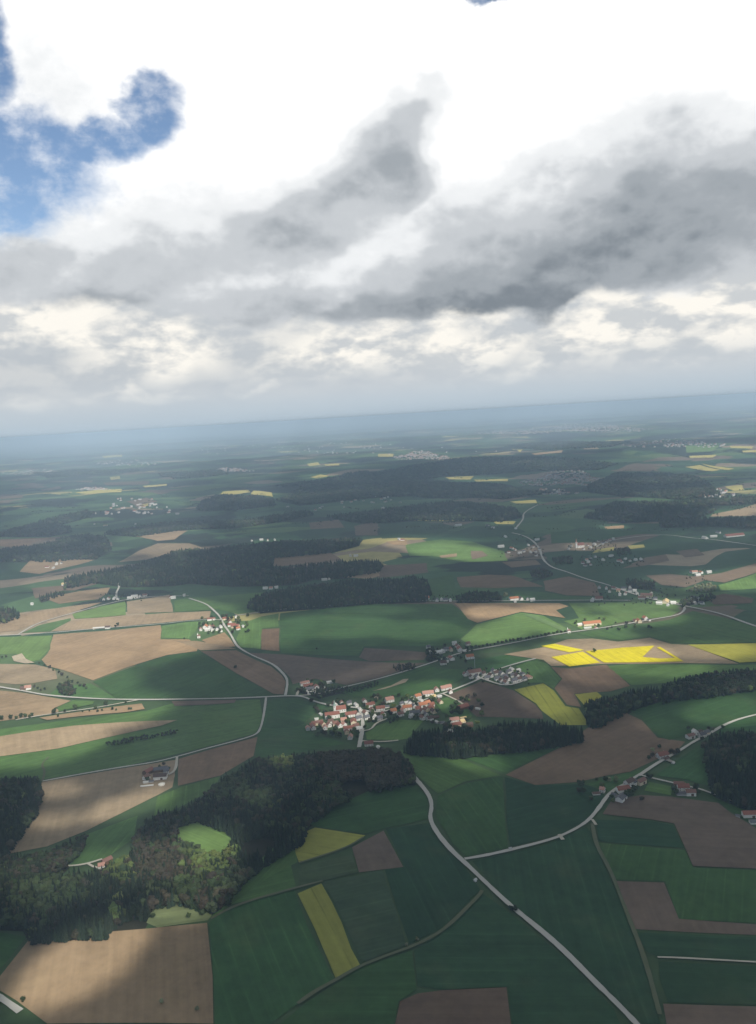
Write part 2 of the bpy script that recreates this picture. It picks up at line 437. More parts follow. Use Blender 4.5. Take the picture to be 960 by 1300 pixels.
FIELDS = [
    # lower left corner and lower centre
    ("B2", [(38, 1192), (120, 1185), (190, 1179), (263, 1172), (270, 1240), (271, 1300), (60, 1300), (20, 1270), (0, 1258), (0, 1240)]),
    ("G1", [(-20, 1180), (34, 1190), (-5, 1238), (-30, 1260)]),
    ("G1", [(266, 1172), (290, 1152), (374, 1131), (390, 1175), (424, 1243), (385, 1270), (330, 1310), (274, 1310)]),
    ("G2", [(300, 1132), (369, 1097), (376, 1127), (290, 1150)]),
    ("YG", [(378, 1135), (408, 1122), (421, 1145), (434, 1172), (446, 1205), (457, 1225), (427, 1244), (416, 1218), (400, 1180)]),
    ("G1b", [(411, 1121), (485, 1105), (516, 1200), (460, 1222), (447, 1195), (432, 1160)]),
    ("G1b", [(381, 1099), (446, 1086), (455, 1108), (410, 1119), (379, 1126)]),
    ("YG", [(370, 1070), (384, 1058), (400, 1051), (464, 1061), (440, 1076), (380, 1096)]),
    ("B0", [(447, 1076), (487, 1055), (512, 1101), (456, 1108)]),
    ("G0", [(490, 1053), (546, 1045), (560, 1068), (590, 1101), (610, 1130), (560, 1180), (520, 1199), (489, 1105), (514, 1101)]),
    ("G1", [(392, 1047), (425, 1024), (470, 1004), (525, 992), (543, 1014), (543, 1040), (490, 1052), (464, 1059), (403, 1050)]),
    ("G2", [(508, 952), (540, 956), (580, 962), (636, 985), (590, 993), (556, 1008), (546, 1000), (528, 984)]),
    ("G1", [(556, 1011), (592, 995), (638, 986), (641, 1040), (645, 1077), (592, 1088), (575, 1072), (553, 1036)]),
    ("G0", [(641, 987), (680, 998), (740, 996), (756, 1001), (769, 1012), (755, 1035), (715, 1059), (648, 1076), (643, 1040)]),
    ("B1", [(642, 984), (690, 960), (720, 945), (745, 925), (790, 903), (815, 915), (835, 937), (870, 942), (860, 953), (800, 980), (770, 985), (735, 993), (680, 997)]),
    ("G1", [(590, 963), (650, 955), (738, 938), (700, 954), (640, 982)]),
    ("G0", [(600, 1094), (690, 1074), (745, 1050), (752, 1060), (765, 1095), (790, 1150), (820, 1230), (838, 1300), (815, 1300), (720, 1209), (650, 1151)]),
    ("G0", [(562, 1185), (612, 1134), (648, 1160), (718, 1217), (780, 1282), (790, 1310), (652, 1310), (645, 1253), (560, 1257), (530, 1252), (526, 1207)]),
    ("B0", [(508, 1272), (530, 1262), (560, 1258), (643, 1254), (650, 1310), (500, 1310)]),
    ("G1", [(458, 1229), (523, 1207), (529, 1257), (506, 1272), (498, 1310), (345, 1310), (390, 1273)]),
    # lower right
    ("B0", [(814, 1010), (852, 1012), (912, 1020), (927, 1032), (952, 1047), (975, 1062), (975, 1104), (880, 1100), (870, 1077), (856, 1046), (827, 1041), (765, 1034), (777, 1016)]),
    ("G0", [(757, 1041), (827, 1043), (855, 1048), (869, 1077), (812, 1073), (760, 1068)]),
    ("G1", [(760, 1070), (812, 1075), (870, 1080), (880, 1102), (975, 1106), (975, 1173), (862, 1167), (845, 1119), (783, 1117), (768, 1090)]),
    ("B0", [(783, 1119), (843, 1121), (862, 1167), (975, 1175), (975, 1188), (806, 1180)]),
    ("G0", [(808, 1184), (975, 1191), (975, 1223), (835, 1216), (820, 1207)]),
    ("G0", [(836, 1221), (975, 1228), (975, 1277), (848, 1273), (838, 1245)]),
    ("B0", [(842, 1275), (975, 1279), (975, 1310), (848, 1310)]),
    ("G1", [(832, 985), (852, 971), (888, 947), (900, 945), (908, 975), (905, 1000), (870, 990)]),
    ("G2", [(818, 1004), (824, 993), (854, 999), (852, 1010)]),
    ("G1", [(742, 996), (795, 982), (826, 974), (806, 988), (776, 1006), (758, 1000)]),
    ("G1", [(800, 903), (850, 888), (960, 874), (975, 872), (975, 904), (940, 911), (915, 921), (880, 932), (850, 940), (836, 935), (816, 912)]),
    ("G1", [(920, 919), (940, 914), (975, 907), (975, 930), (905, 936)]),
    ("G1", [(890, 1007), (915, 1017), (940, 1026), (975, 1036), (975, 1050), (950, 1043), (927, 1030), (912, 1018)]),
    # around the yellow fields
    ("YG2", [(653, 876), (690, 868), (703, 877), (718, 897), (735, 900), (744, 914), (744, 921), (712, 921), (688, 903), (680, 893)]),
    ("YG2", [(730, 882), (758, 879), (765, 885), (742, 896)]),
    ("B0", [(566, 884), (612, 865), (640, 873), (652, 877), (680, 895), (688, 905), (690, 913), (640, 911), (605, 910), (588, 895)]),
    ("B1", [(700, 847), (722, 849), (770, 844), (784, 856), (800, 871), (775, 878), (729, 881), (738, 898), (720, 895), (704, 874), (714, 862)]),
    ("G2", [(655, 846), (678, 838), (695, 843), (712, 862), (703, 874), (690, 867), (672, 867)]),
    ("B2", [(640, 831), (690, 822), (720, 812), (752, 811), (785, 815), (825, 810), (852, 818), (875, 819), (938, 843), (870, 842), (770, 843), (700, 846), (690, 838)]),
    ("Y1", [(687, 821), (704, 818), (742, 826), (723, 829)], .9),
    ("Y1", [(700, 835), (740, 828), (762, 842), (723, 847)], .9),
    ("Y1", [(743, 827.5), (790, 823), (831, 820.5), (821, 830), (816, 835), (840, 837), (857, 836), (834, 823), (838, 822), (868, 840.5), (767, 842)], .9),
    ("Y2", [(873, 819), (975, 817), (975, 840), (939, 842)], .9),
    ("G2", [(771, 846), (800, 843.5), (880, 844), (975, 844), (975, 850), (890, 857), (850, 867), (802, 870)]),
    ("G2", [(733, 805), (850, 787), (872, 779), (880, 776), (922, 785), (975, 801), (975, 816), (876, 817), (850, 815), (825, 808), (790, 813), (754, 809)]),
    ("G3", [(722, 766), (830, 765), (858, 768), (864, 776), (850, 783), (790, 790), (760, 797), (740, 800), (716, 789), (735, 785)]),
    ("B2", [(577, 766), (710, 766), (722, 770), (706, 775), (718, 785), (662, 777), (606, 791), (594, 786)]),
    ("G3", [(605, 793), (662, 778), (690, 782), (722, 799), (690, 806), (640, 815), (600, 821), (585, 812)]),
    ("GL", [(664, 780), (676, 781), (727, 801), (716, 803)], .9),
    ("G1", [(356, 779), (420, 772), (480, 767), (574, 767), (603, 792), (583, 812), (560, 820), (540, 821), (462, 821), (455, 833), (357, 829)]),
    ("G3", [(300, 812), (312, 790), (332, 783), (354, 779), (354, 796), (333, 798), (331, 824), (305, 822)]),  # lit patch of the wide green field, sunlight put into the colour
    ("B1", [(333, 799), (355, 798), (355, 827), (332, 825)]),
    ("B0", [(463, 823), (545, 829), (538, 838), (470, 840), (456, 835)]),
    ("B1", [(255, 827), (300, 826), (322, 837), (345, 847), (358, 858), (363, 866), (360, 882), (347, 881), (302, 856), (265, 833)]),
    ("B0", [(316, 829), (357, 831), (400, 835), (445, 839), (500, 842), (542, 842), (480, 861), (440, 870), (425, 867), (400, 862), (372, 869), (368, 860), (356, 848)]),
    ("G1", [(472, 867), (520, 850), (545, 845), (560, 850), (590, 850), (588, 862), (560, 874), (530, 882), (500, 884), (450, 886), (432, 878)]),
    ("S", [(473, 878), (497, 871), (512, 863), (519, 862.5), (515, 867), (490, 875)], .9),
    ("S", [(474, 883), (481, 885), (480, 889), (475, 887)], .9),
    ("G1", [(592, 840), (640, 832), (690, 838), (660, 843), (620, 853), (606, 850)]),
    ("G1", [(118, 866), (160, 850), (212, 834), (240, 829), (256, 830), (300, 856), (344, 882), (338, 885), (250, 887), (150, 888)]),
    ("B2", [(68, 806), (147, 800), (204, 794), (204, 812), (240, 812), (252, 821), (250, 827), (212, 832), (160, 848), (118, 864), (60, 846), (53, 838), (64, 824)]),
    ("B2", [(256, 813), (285, 803), (293, 812), (299, 821), (275, 823)]),
    ("B2", [(222, 814), (250, 814), (300, 824), (255, 826)]),
    ("G3", [(-15, 809), (66, 807), (62, 825), (50, 838), (40, 840), (20, 830), (-15, 832)]),
    ("S", [(15, 834), (28, 830), (33, 837), (44, 842), (32, 843), (18, 840)], .9),
    ("B2", [(-15, 843), (45, 844), (70, 850), (73, 862), (40, 868), (20, 869), (-15, 866)]),
    ("G2", [(75, 872), (115, 868), (148, 887), (100, 887), (62, 883)]),
    ("B2", [(-15, 876), (30, 880), (90, 890), (70, 899), (78, 903), (46, 910), (-15, 918)]),
    ("G2", [(73, 899), (92, 890), (120, 891), (118, 895), (75, 904)], .9),
    ("B2", [(50, 912), (180, 894), (184, 901), (160, 905), (60, 915)], .9),
    ("G2", [(-15, 928), (60, 918), (185, 903), (220, 893), (330, 888), (334, 912), (325, 931), (240, 954), (160, 973), (54, 990), (-15, 987)]),
    ("B2", [(-15, 938), (95, 922), (150, 918), (225, 915), (205, 922), (150, 934), (75, 951), (-15, 963)], .9),
    ("B0", [(218, 891), (300, 889), (298, 893), (222, 897)], .9),
    ("B2", [(54, 993), (155, 976), (200, 969), (223, 965), (222, 985), (219, 1000), (200, 1010), (160, 1030), (110, 1055), (60, 1075), (8, 1085), (15, 1065), (50, 1000)]),
    ("B1", [(227, 964), (267, 952), (327, 936), (322, 960), (280, 985), (235, 996), (226, 998)]),
    ("G2", [(200, 1012), (232, 999), (280, 986), (272, 1002), (235, 1022), (195, 1040)]),
    ("G2", [(75, 1098), (110, 1060), (175, 1036), (170, 1065), (135, 1090), (90, 1102)]),
    ("G1", [(328, 932), (342, 890), (400, 894), (388, 920), (398, 932), (440, 944), (400, 952), (350, 962), (325, 962)]),
    ("G2", [(464, 931), (480, 921), (500, 914), (538, 915), (518, 938), (505, 940), (466, 939)]),
    ("G3", [(225, 1052), (250, 1042), (290, 1057), (301, 1068), (282, 1092), (252, 1088), (222, 1072)]),
    ("GP", [(186, 1172), (198, 1145), (230, 1142), (277, 1152), (264, 1169), (200, 1178)]),
    ("G2", [(395, 1047), (372, 1068), (378, 1095), (340, 1115), (292, 1150), (268, 1168), (275, 1147), (330, 1092), (370, 1057)]),
    ("G2", [(570, 884), (590, 894), (600, 910), (585, 914), (562, 905), (552, 892)]),
    ("G1", [(346, 888), (376, 888), (418, 897), (400, 905), (384, 920), (370, 925), (336, 925)]),
    # left middle distance
    ("B2", [(25, 726), (37, 712), (82, 710), (120, 711), (100, 717), (82, 721), (50, 729)]),
    ("B2", [(172, 681), (207, 674), (239, 674), (222, 685), (200, 687)]),
    ("B2", [(175, 700), (200, 690), (240, 690), (262, 697), (225, 700), (185, 711), (150, 714)]),
    ("B1", [(40, 747), (75, 744), (125, 735), (122, 742), (95, 750), (80, 750), (45, 760)]),
    ("B2", [(55, 760), (100, 751), (140, 746), (136, 754), (125, 761), (75, 767)]),
    ("B2", [(-15, 794), (27, 780), (75, 772), (130, 765), (82, 782), (37, 795), (20, 801), (-15, 804)]),
    ("G3", [(92, 780), (130, 770), (159, 764), (160, 781), (130, 784), (95, 786)]),
    ("B2", [(161, 764), (200, 758), (215, 755), (220, 777), (190, 778), (162, 779)]),
    ("B2", [(66, 802), (92, 788), (160, 782), (218, 778), (268, 776), (266, 785), (205, 791), (150, 796)]),
    ("G2", [(28, 804), (50, 794), (90, 785), (90, 788), (64, 802)]),
    ("G2", [(221, 763), (240, 759), (335, 752), (358, 772), (302, 780), (278, 774), (221, 777)]),
    ("G3", [(205, 795), (240, 790), (252, 790), (250, 800), (240, 811), (205, 810)]),
    ("B1", [(0, 685), (72, 682), (40, 690), (35, 694), (0, 694)]),
    ("B1", [(0, 628), (25, 627), (30, 632), (0, 634)]),
    ("B1", [(52, 622), (75, 617), (78, 620), (55, 624)]),
    ("B1", [(90, 611), (118, 610), (117, 613)]),
    ("B1", [(130, 613), (190, 611), (188, 615), (135, 616)]),
    ("B1", [(200, 608), (225, 605), (222, 609)]),
    ("B1", [(160, 637), (186, 632), (200, 637), (175, 645)]),
    # centre middle distance
    ("B1", [(580, 733), (620, 730), (650, 731), (690, 745), (630, 747), (585, 746)]),
    ("B1", [(637, 714), (680, 711), (687, 717), (650, 721)]),
    ("B0", [(690, 738), (722, 732), (755, 740), (762, 757), (720, 756), (692, 750)]),
    ("B0", [(480, 718), (542, 715), (544, 727), (510, 731), (480, 734)]),
    ("G3", [(515, 692), (560, 685), (600, 688), (640, 700), (645, 712), (590, 714), (550, 706), (520, 706)]),
    ("B2", [(558, 706), (580, 703), (580, 707), (560, 709)], .9),
    ("B1", [(598, 700), (612, 700), (620, 706), (600, 711)], .9),
    ("B2", [(490, 688), (517, 685), (517, 692), (500, 692)]),
    ("B1", [(347, 707), (420, 702), (434, 711), (360, 719), (347, 719)]),
    ("B1", [(392, 664), (430, 660), (438, 670), (395, 672)]),
    ("B0", [(450, 668), (480, 662), (480, 680), (452, 680)]),
    ("B2", [(435, 733), (470, 727), (482, 726), (482, 732), (470, 735)]),
    ("G1", [(545, 735), (575, 730), (578, 747), (600, 752), (580, 762), (545, 762)]),
    ("G1", [(645, 749), (690, 752), (720, 757), (760, 759), (750, 762), (660, 762)]),
    ("B2", [(767, 669), (792, 667), (792, 671), (770, 672)]),
    ("B1", [(820, 731), (850, 729), (880, 732), (915, 728), (975, 711), (975, 722), (920, 740), (895, 737), (870, 746), (840, 743)]),
    ("G3", [(912, 743), (975, 723), (975, 746), (915, 750)]),
    ("G0", [(690, 702), (720, 699), (760, 700), (800, 699), (840, 690), (890, 692), (885, 697), (858, 700), (845, 704), (820, 708), (790, 721), (745, 733), (705, 724)]),
    ("G1", [(700, 676), (765, 672), (800, 674), (830, 676), (785, 682), (755, 688), (700, 690)]),
    ("G0", [(600, 668), (650, 668), (668, 676), (640, 680), (600, 684), (560, 682)]),
    ("G0", [(480, 664), (560, 664), (580, 670), (550, 682), (485, 684)]),
    ("G2", [(834, 746), (868, 747), (880, 745), (912, 750), (870, 756), (850, 760)]),
    ("B0", [(895, 759), (920, 754), (957, 760), (955, 766), (907, 768)]),
    ("B2", [(905, 653), (960, 640), (975, 640), (975, 655), (902, 656)]),
    ("B1", [(820, 708), (845, 704), (850, 712), (820, 718), (790, 722)]),
    ("B1", [(858, 700), (885, 697), (895, 705), (870, 708)]),
    # far rapeseed and pale fields
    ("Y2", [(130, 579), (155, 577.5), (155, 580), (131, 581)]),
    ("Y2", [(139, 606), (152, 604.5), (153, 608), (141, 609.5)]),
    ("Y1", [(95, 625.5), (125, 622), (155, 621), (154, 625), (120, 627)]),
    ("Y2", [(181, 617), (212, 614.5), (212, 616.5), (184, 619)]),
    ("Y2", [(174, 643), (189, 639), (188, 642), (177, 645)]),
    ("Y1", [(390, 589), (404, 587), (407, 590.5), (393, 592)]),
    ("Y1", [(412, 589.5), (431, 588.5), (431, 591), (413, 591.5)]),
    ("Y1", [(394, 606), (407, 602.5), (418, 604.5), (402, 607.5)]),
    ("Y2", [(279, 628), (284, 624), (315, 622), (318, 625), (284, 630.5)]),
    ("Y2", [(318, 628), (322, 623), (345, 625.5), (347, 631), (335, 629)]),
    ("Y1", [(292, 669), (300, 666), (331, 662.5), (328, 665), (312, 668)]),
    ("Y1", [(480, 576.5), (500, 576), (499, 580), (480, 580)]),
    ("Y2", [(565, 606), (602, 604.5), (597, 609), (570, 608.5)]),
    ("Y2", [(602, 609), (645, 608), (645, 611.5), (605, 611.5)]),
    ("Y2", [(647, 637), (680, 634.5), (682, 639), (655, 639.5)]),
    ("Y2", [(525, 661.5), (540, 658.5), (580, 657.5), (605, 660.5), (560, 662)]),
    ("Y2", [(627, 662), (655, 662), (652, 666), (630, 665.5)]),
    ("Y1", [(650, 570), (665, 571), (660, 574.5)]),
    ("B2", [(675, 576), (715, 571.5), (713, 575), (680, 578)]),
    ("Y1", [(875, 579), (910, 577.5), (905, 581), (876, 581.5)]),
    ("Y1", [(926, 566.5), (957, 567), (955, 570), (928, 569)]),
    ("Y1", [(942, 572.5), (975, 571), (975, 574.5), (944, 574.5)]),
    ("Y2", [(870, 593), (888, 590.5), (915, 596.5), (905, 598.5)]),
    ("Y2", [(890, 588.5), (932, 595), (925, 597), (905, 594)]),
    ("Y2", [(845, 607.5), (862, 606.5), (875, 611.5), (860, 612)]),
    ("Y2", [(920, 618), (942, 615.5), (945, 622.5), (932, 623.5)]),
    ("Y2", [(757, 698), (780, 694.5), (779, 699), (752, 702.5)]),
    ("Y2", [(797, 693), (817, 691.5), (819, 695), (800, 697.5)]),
    ("G3", [(870, 566), (915, 566), (905, 573), (872, 575)]),
    ("B2", [(740, 567), (765, 565), (760, 570), (742, 571)]),
]
_FK = {"G0": (M_GREEN, G0, "field", "dark green field of winter wheat", "field"), "G1": (M_GREEN, G1, "field", "green wheat field", "field"),
       "G1b": (M_GREEN, (.052, .085, .042), "field", "olive green striped field", "field"),
       "G2": (M_GREEN, G2, "meadow", "mid green meadow", "meadow"), "G3": (M_GREEN, G3, "meadow", "bright green meadow", "meadow"),
       "GL": (M_GREEN, (.14, .21, .08), "meadow", "pale green strip of young crop", "meadow"),
       "GP": (M_GREEN, GP, "meadow", "pale green rough meadow", "meadow"), "S": (M_SOIL, (.36, .30, .21), "field", "pale sandy bare patch", "field"),
       "B0": (M_SOIL, B0, "ploughed_field", "dark brown ploughed field", "field"), "B1": (M_SOIL, B1, "ploughed_field", "brown ploughed field", "field"),
       "B2": (M_SOIL, B2, "ploughed_field", "light brown bare field", "field"),
       "Y1": (M_RAPE, Y1, "rapeseed_field", "bright yellow rapeseed field", "field"), "Y2": (M_RAPE, Y2, "rapeseed_field", "yellow rapeseed field", "field"),
       "YG": (M_RAPE, YG, "rapeseed_field", "greenish yellow rapeseed field", "field"),  # YG and YG2: rapeseed in shade, with the shade put into the colour
       "YG2": (M_RAPE, (.32, .32, .055), "rapeseed_field", "greenish yellow rapeseed field", "field")}
_nf = 0
for fl in FIELDS:
    k, poly = fl[0], fl[1]
    lift = .35 + (fl[2] if len(fl) > 2 else 0) + .05 * (_nf % 7)
    _nf += 1
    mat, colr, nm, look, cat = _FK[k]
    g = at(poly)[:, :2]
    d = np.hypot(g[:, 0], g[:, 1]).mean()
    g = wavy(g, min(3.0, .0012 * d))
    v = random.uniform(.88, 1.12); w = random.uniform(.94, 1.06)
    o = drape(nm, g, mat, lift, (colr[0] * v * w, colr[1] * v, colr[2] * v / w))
    if o is None: continue
    c = np.mean(poly, 0)
    if c[1] < 700 and k[0] == 'Y': o.color = (.46, .40, .13, 1)      # far rapeseed paler: distance haze put into the colour
    tag(o, unique(look + " " + where(*c)), cat, kind="structure")

# ------------------------------------------------------------------ roads
def smooth_line(p, n=3):
    p = np.asarray(p)
    for _ in range(n):
        q = np.empty((2 * len(p), 2)); q[0] = p[0]; q[-1] = p[-1]
        q[1:-1:2] = .75 * p[:-1] + .25 * p[1:]
        q[2:-1:2] = .25 * p[:-1] + .75 * p[1:]
        p = q
    return p


ROAD_PTS = []


def road(pxs, width, label, name="road", mat=None, lift=1.9):
    g = smooth_line(at(pxs)[:, :2], 3)
    seg = np.hypot(*(np.diff(g, axis=0).T)); s = np.concatenate([[0], np.cumsum(seg)])
    n = max(2, int(s[-1] / max(8, .006 * np.hypot(*g.mean(0)))))
    t = np.linspace(0, s[-1], n)
    g = np.stack([np.interp(t, s, g[:, 0]), np.interp(t, s, g[:, 1])], 1)
    ROAD_PTS.append(g)
    tn = np.gradient(g, axis=0); tn /= np.linalg.norm(tn, axis=1)[:, None] + 1e-9
    nr = np.stack([-tn[:, 1], tn[:, 0]], 1)
    wj = width * (1 + .12 * np.sin(t / 37.) + .06 * RNG.standard_normal(n))
    vs = []
    for k in (-.5, 0, .5):
        q = g + nr * (k * wj)[:, None]
        z = H(q[:, 0], q[:, 1]) + lift + .0002 * np.hypot(q[:, 0], q[:, 1]) + (.06 if k == 0 else 0)
        vs.append(np.column_stack([q, z]))
    v = np.concatenate(vs)
    i = np.arange(n - 1)
    f = np.concatenate([np.stack([i + a * n, i + a * n + 1, i + (a + 1) * n + 1, i + (a + 1) * n], 1)[:, ::-1] for a in (0, 1)])
    o = link(name, np_mesh(name, v, f, mat or M_ROAD, True))
    tag(o, label, "road" if name == "road" else "track", kind="structure")


road([(512, 972), (528, 990), (545, 1010), (549, 1025), (545, 1041), (557, 1062), (575, 1083), (592, 1098), (620, 1125), (650, 1153), (690, 1185), (720, 1212), (755, 1248), (790, 1282), (830, 1325)],
     6.8, "pale road curving out of the wood and running down to the bottom edge")
road([(590, 1092), (620, 1087), (650, 1080), (690, 1070), (715, 1062), (745, 1046), (760, 1028), (770, 1013), (780, 1004), (795, 996), (808, 987), (813, 984)],
     5.4, "pale road from the fork up to the right-hand farm hamlet", lift=2.0)
road([(811, 986), (830, 973), (845, 964), (862, 955), (880, 943), (900, 933), (918, 922), (940, 913), (975, 905)], 5.6, "pale lane from the farm hamlet to the right edge, sunlit at its end")
road([(812, 985), (828, 989), (850, 994), (870, 999), (890, 1003), (915, 1013), (935, 1020), (975, 1033)], 4.2, "narrow pale lane below the dark wood at the right edge", "road")
road([(-20, 870), (0, 873), (30, 878), (60, 884), (120, 888.5), (180, 889.5), (240, 888.5), (330, 886), (362, 884.3), (385, 884.5), (400, 892), (423, 897), (440, 898), (457, 900)],
     6.5, "long straight pale road crossing the left half to the church village")
road([(376, 884.5), (405, 882), (430, 875), (440, 872.5), (480, 863), (515, 853), (546, 843), (566, 836), (590, 828), (640, 819.5), (695, 808), (722, 803.5), (765, 798), (830, 787), (860, 782), (867, 778), (870, 773), (867, 769), (857, 765), (845, 763)],
     6.0, "valley road from the white farm past the long orange-roofed barn to the loop")
road([(656, 670), (665, 660), (664, 652), (675, 645), (686, 640)], 9, "faint pale road winding past the far yellow field")
road([(650, 677), (660, 679), (673, 684), (685, 695), (689, 711), (700, 721), (718, 726), (744, 736), (769, 742), (796, 752), (826, 761), (850, 766), (870, 770), (900, 776), (922, 782), (945, 791), (975, 801)],
     8.0, "far main road winding down from the curve hamlet to the right edge")
road([(302, 782), (335, 777), (360, 774), (420, 769.5), (480, 764.5), (530, 763), (580, 764), (650, 763.5), (720, 763), (802, 763)], 6.0, "straight pale road along the edge of the wide dark wood")
road([(240, 760), (262, 767), (271, 775), (280, 784), (284, 794), (291, 803), (295, 810), (301, 821.5), (313, 829), (325, 835), (347.5, 844), (360, 856), (366, 865), (362.5, 883.5)], 6.0, "pale winding road from the left-hand hamlet down to the crossroads")
road([(338, 886.5), (335, 910), (331, 926), (326, 934), (297, 942.5), (267, 950), (224.6, 962), (196.5, 969), (155, 975), (100, 984.5), (54, 993)], 4.6, "pale lane running from the crossroads past the farm with the tank")
road([(225, 962.5), (224, 975), (221, 981), (214, 985)], 4.6, "short hooked farm drive beside the farm with the tank", "track", M_TRACK, 2.05)
road([(-15, 808), (11, 807), (67, 804), (120, 799), (205, 793), (240, 788.5), (268, 787), (282, 788)], 5.2, "pale lane across the light brown fields to the left-hand hamlet")
road([(22, 807), (35, 799), (50, 791), (82, 782), (122, 771), (150, 764), (160, 762), (200, 757), (240, 757)], 5.5, "pale diagonal lane up to the small left-hand hamlet")
road([(149, 763), (147, 754), (152, 746), (151, 739)], 7, "short pale lane bending up behind the small left-hand hamlet", lift=2.05)
road([(20, 915), (47, 910), (82, 905), (120, 900), (160, 892.5), (176, 889.5)], 4.2, "gravel lane beside the row of roadside trees", "track", M_TRACK)
road([(456, 950), (459, 935), (461, 922), (460, 910), (456, 899)], 7.5, "wide pale village street below the church", lift=2.1)
road([(461, 929), (471.6, 927.5), (476.6, 919.5), (486.6, 915.5), (496.6, 911.6)], 4.2, "curved garden lane above the village green", "track", M_TRACK)
road([(459, 941.5), (476.6, 943), (492, 942.5), (506, 941)], 4.6, "short lane along the lower side of the village green", "track", M_TRACK)
road([(457, 902), (480, 906), (505, 900), (530, 893), (548, 886), (563, 881.5), (585, 873), (600, 867), (612, 861), (625, 853.5), (640, 848), (660, 842), (680, 837)], 6.0, "village street leading from the church up past the new estate")
road([(611, 862), (625, 867), (640, 871.5), (654, 869.5), (670, 863.5)], 5.5, "estate street looping round the new houses", lift=2.05)
road([(563, 882), (574, 887), (586, 893), (592, 900)], 4.0, "short farm track beside the dark brown field", "track", M_TRACK, 2.05)
road([(-15, 1260), (0, 1268), (12, 1276), (26, 1286)], 6.5, "pale road cutting the bottom left corner")
road([(70, 1101), (85, 1101), (100, 1100), (115, 1097), (130, 1092)], 3.6, "pale forest track in the clearing of the lower left wood", "track", M_TRACK)
road([(112, 1098), (120, 1103), (128, 1104)], 3.6, "short branch of the forest track to the small house", "track", M_TRACK, 2.05)
road([(757, 695), (765, 690), (785, 685), (825, 680), (850, 679.5), (880, 684), (900, 685), (930, 689), (957, 693), (980, 696)], 8.0, "pale far road running right from the church tower village")
road([(835, 1217), (870, 1218), (975, 1224)], 2.4, "thin pale track between the dark fields at lower right", "track", M_TRACK)
road([(612, 1132), (610, 1137), (597, 1150), (575, 1172), (555, 1188), (525, 1203), (485, 1217), (455, 1229), (430, 1244), (400, 1260), (378, 1276)], 4.5, "grassy farm track curving down from the pale road", "track", M_GRASSTRACK)
road([(752, 1047), (757, 1075), (775, 1105), (795, 1158), (818, 1215), (838, 1290)], 5, "grassy field track along the dark green fields at lower right", "track", M_GRASSTRACK)
road([(54, 993), (58, 980), (52, 972), (62, 962)], 3.5, "faint grassy track in the green field at left", "track", M_GRASSTRACK)
road([(380, 1097), (440, 1078), (462, 1064)], 3.0, "pale grassy strip along the lower edge of the rapeseed", "track", M_GRASSTRACK)
road([(268, 1168), (300, 1150), (374, 1129), (410, 1120)], 4, "grassy strip between the lower green fields", "track", M_GRASSTRACK)
road([(710, 1061), (714, 1064), (715, 1068)], 5, "small gravel apron below the right-hand road", "track", M_TRACK, 2.2)
road([(752, 1042), (757, 1044), (757, 1049)], 4, "gravel field entrance at the right-hand road bend", "track", M_TRACK, 2.2)
road([(840, 963), (848, 966), (856, 970)], 8, "grey gravel yard below the red-roofed lane farm", "track", M_YARD, 2.2)
road([(377, 884), (378, 880), (381, 876), (388, 877)], 6, "pale drive into the white farm at the crossroads", "track", M_TRACK, 2.2)

# ------------------------------------------------------------------ trees
def ico(sub):
    bm = bmesh.new(); bmesh.ops.create_icosphere(bm, subdivisions=sub, radius=1.0)
    v = np.array([x.co[:] for x in bm.verts]); f = np.array([[y.index for y in x.verts] for x in bm.faces]); bm.free()
    return v, f


ICO1, ICO2 = ico(1), ico(2)


def merge(parts):
    vs, fs, o = [], [], 0
    for v, f in parts:
        vs.append(v); fs.append(f + o); o += len(v)
    return np.concatenate(vs), np.concatenate(fs)


def spruce_crown(r, layers, sides, h0=.12):
    """unit-height drooping skirts with jagged rims"""
    parts = []
    for i in range(layers):
        t = i / layers
        z0 = h0 + (1 - h0) * t * .97
        z1 = min(1.0, z0 + (1 - h0) * (1.75 / layers))
        rad = r * (1 - t) ** .8 * r_.uniform(.86, 1.14)
        a = np.linspace(0, 2 * np.pi, sides, endpoint=False) + r_.uniform(0, 2)
        rr = rad * (1 + np.where(np.arange(sides) % 2, -.3, .12) + r_.uniform(-.12, .12, sides))
        rim = np.column_stack([np.cos(a) * rr, np.sin(a) * rr, z0 + r_.uniform(-.02, .015, sides)])
        v = np.concatenate([rim, [[0, 0, z1]], [[0, 0, z0 + .03]]])
        k = np.arange(sides)
        f = np.concatenate([np.stack([k, (k + 1) % sides, np.full(sides, sides)], 1),
                            np.stack([(k + 1) % sides, k, np.full(sides, sides + 1)], 1)])
        parts.append((v, f))
    return merge(parts)


def blob(base, c, s, rough):
    v, f = base
    n = 1 + rough * r_.uniform(-1, 1, len(v))
    return v * n[:, None] * np.asarray(s) + np.asarray(c), f


def broad_crown(lumps, base, leaves=0):
    """unit-height crown from uneven clumps plus loose leaf sprays"""
    parts = [blob(base, (0, 0, .60), (.24, .24, .27), .22)]
    for i in range(lumps):
        a = r_.uniform(0, 6.28); q = r_.uniform(.14, .27); z = r_.uniform(.38, .82)
        s = r_.uniform(.10, .19)
        parts.append(blob(base, (math.cos(a) * q, math.sin(a) * q, z), (s, s, s * r_.uniform(.7, 1.05)), .3))
    if leaves:
        d = r_.standard_normal((leaves, 3)); d /= np.linalg.norm(d, axis=1)[:, None]
        c = d * r_.uniform(.26, .37, (leaves, 1)) * (1, 1, 1.05) + (0, 0, .60)
        e1 = r_.standard_normal((leaves, 3)) * .035; e2 = r_.standard_normal((leaves, 3)) * .035
        v = np.stack([c, c + e1, c + e2], 1).reshape(-1, 3)
        parts.append((v, np.arange(leaves * 3).reshape(-1, 3)))
    return merge(parts)


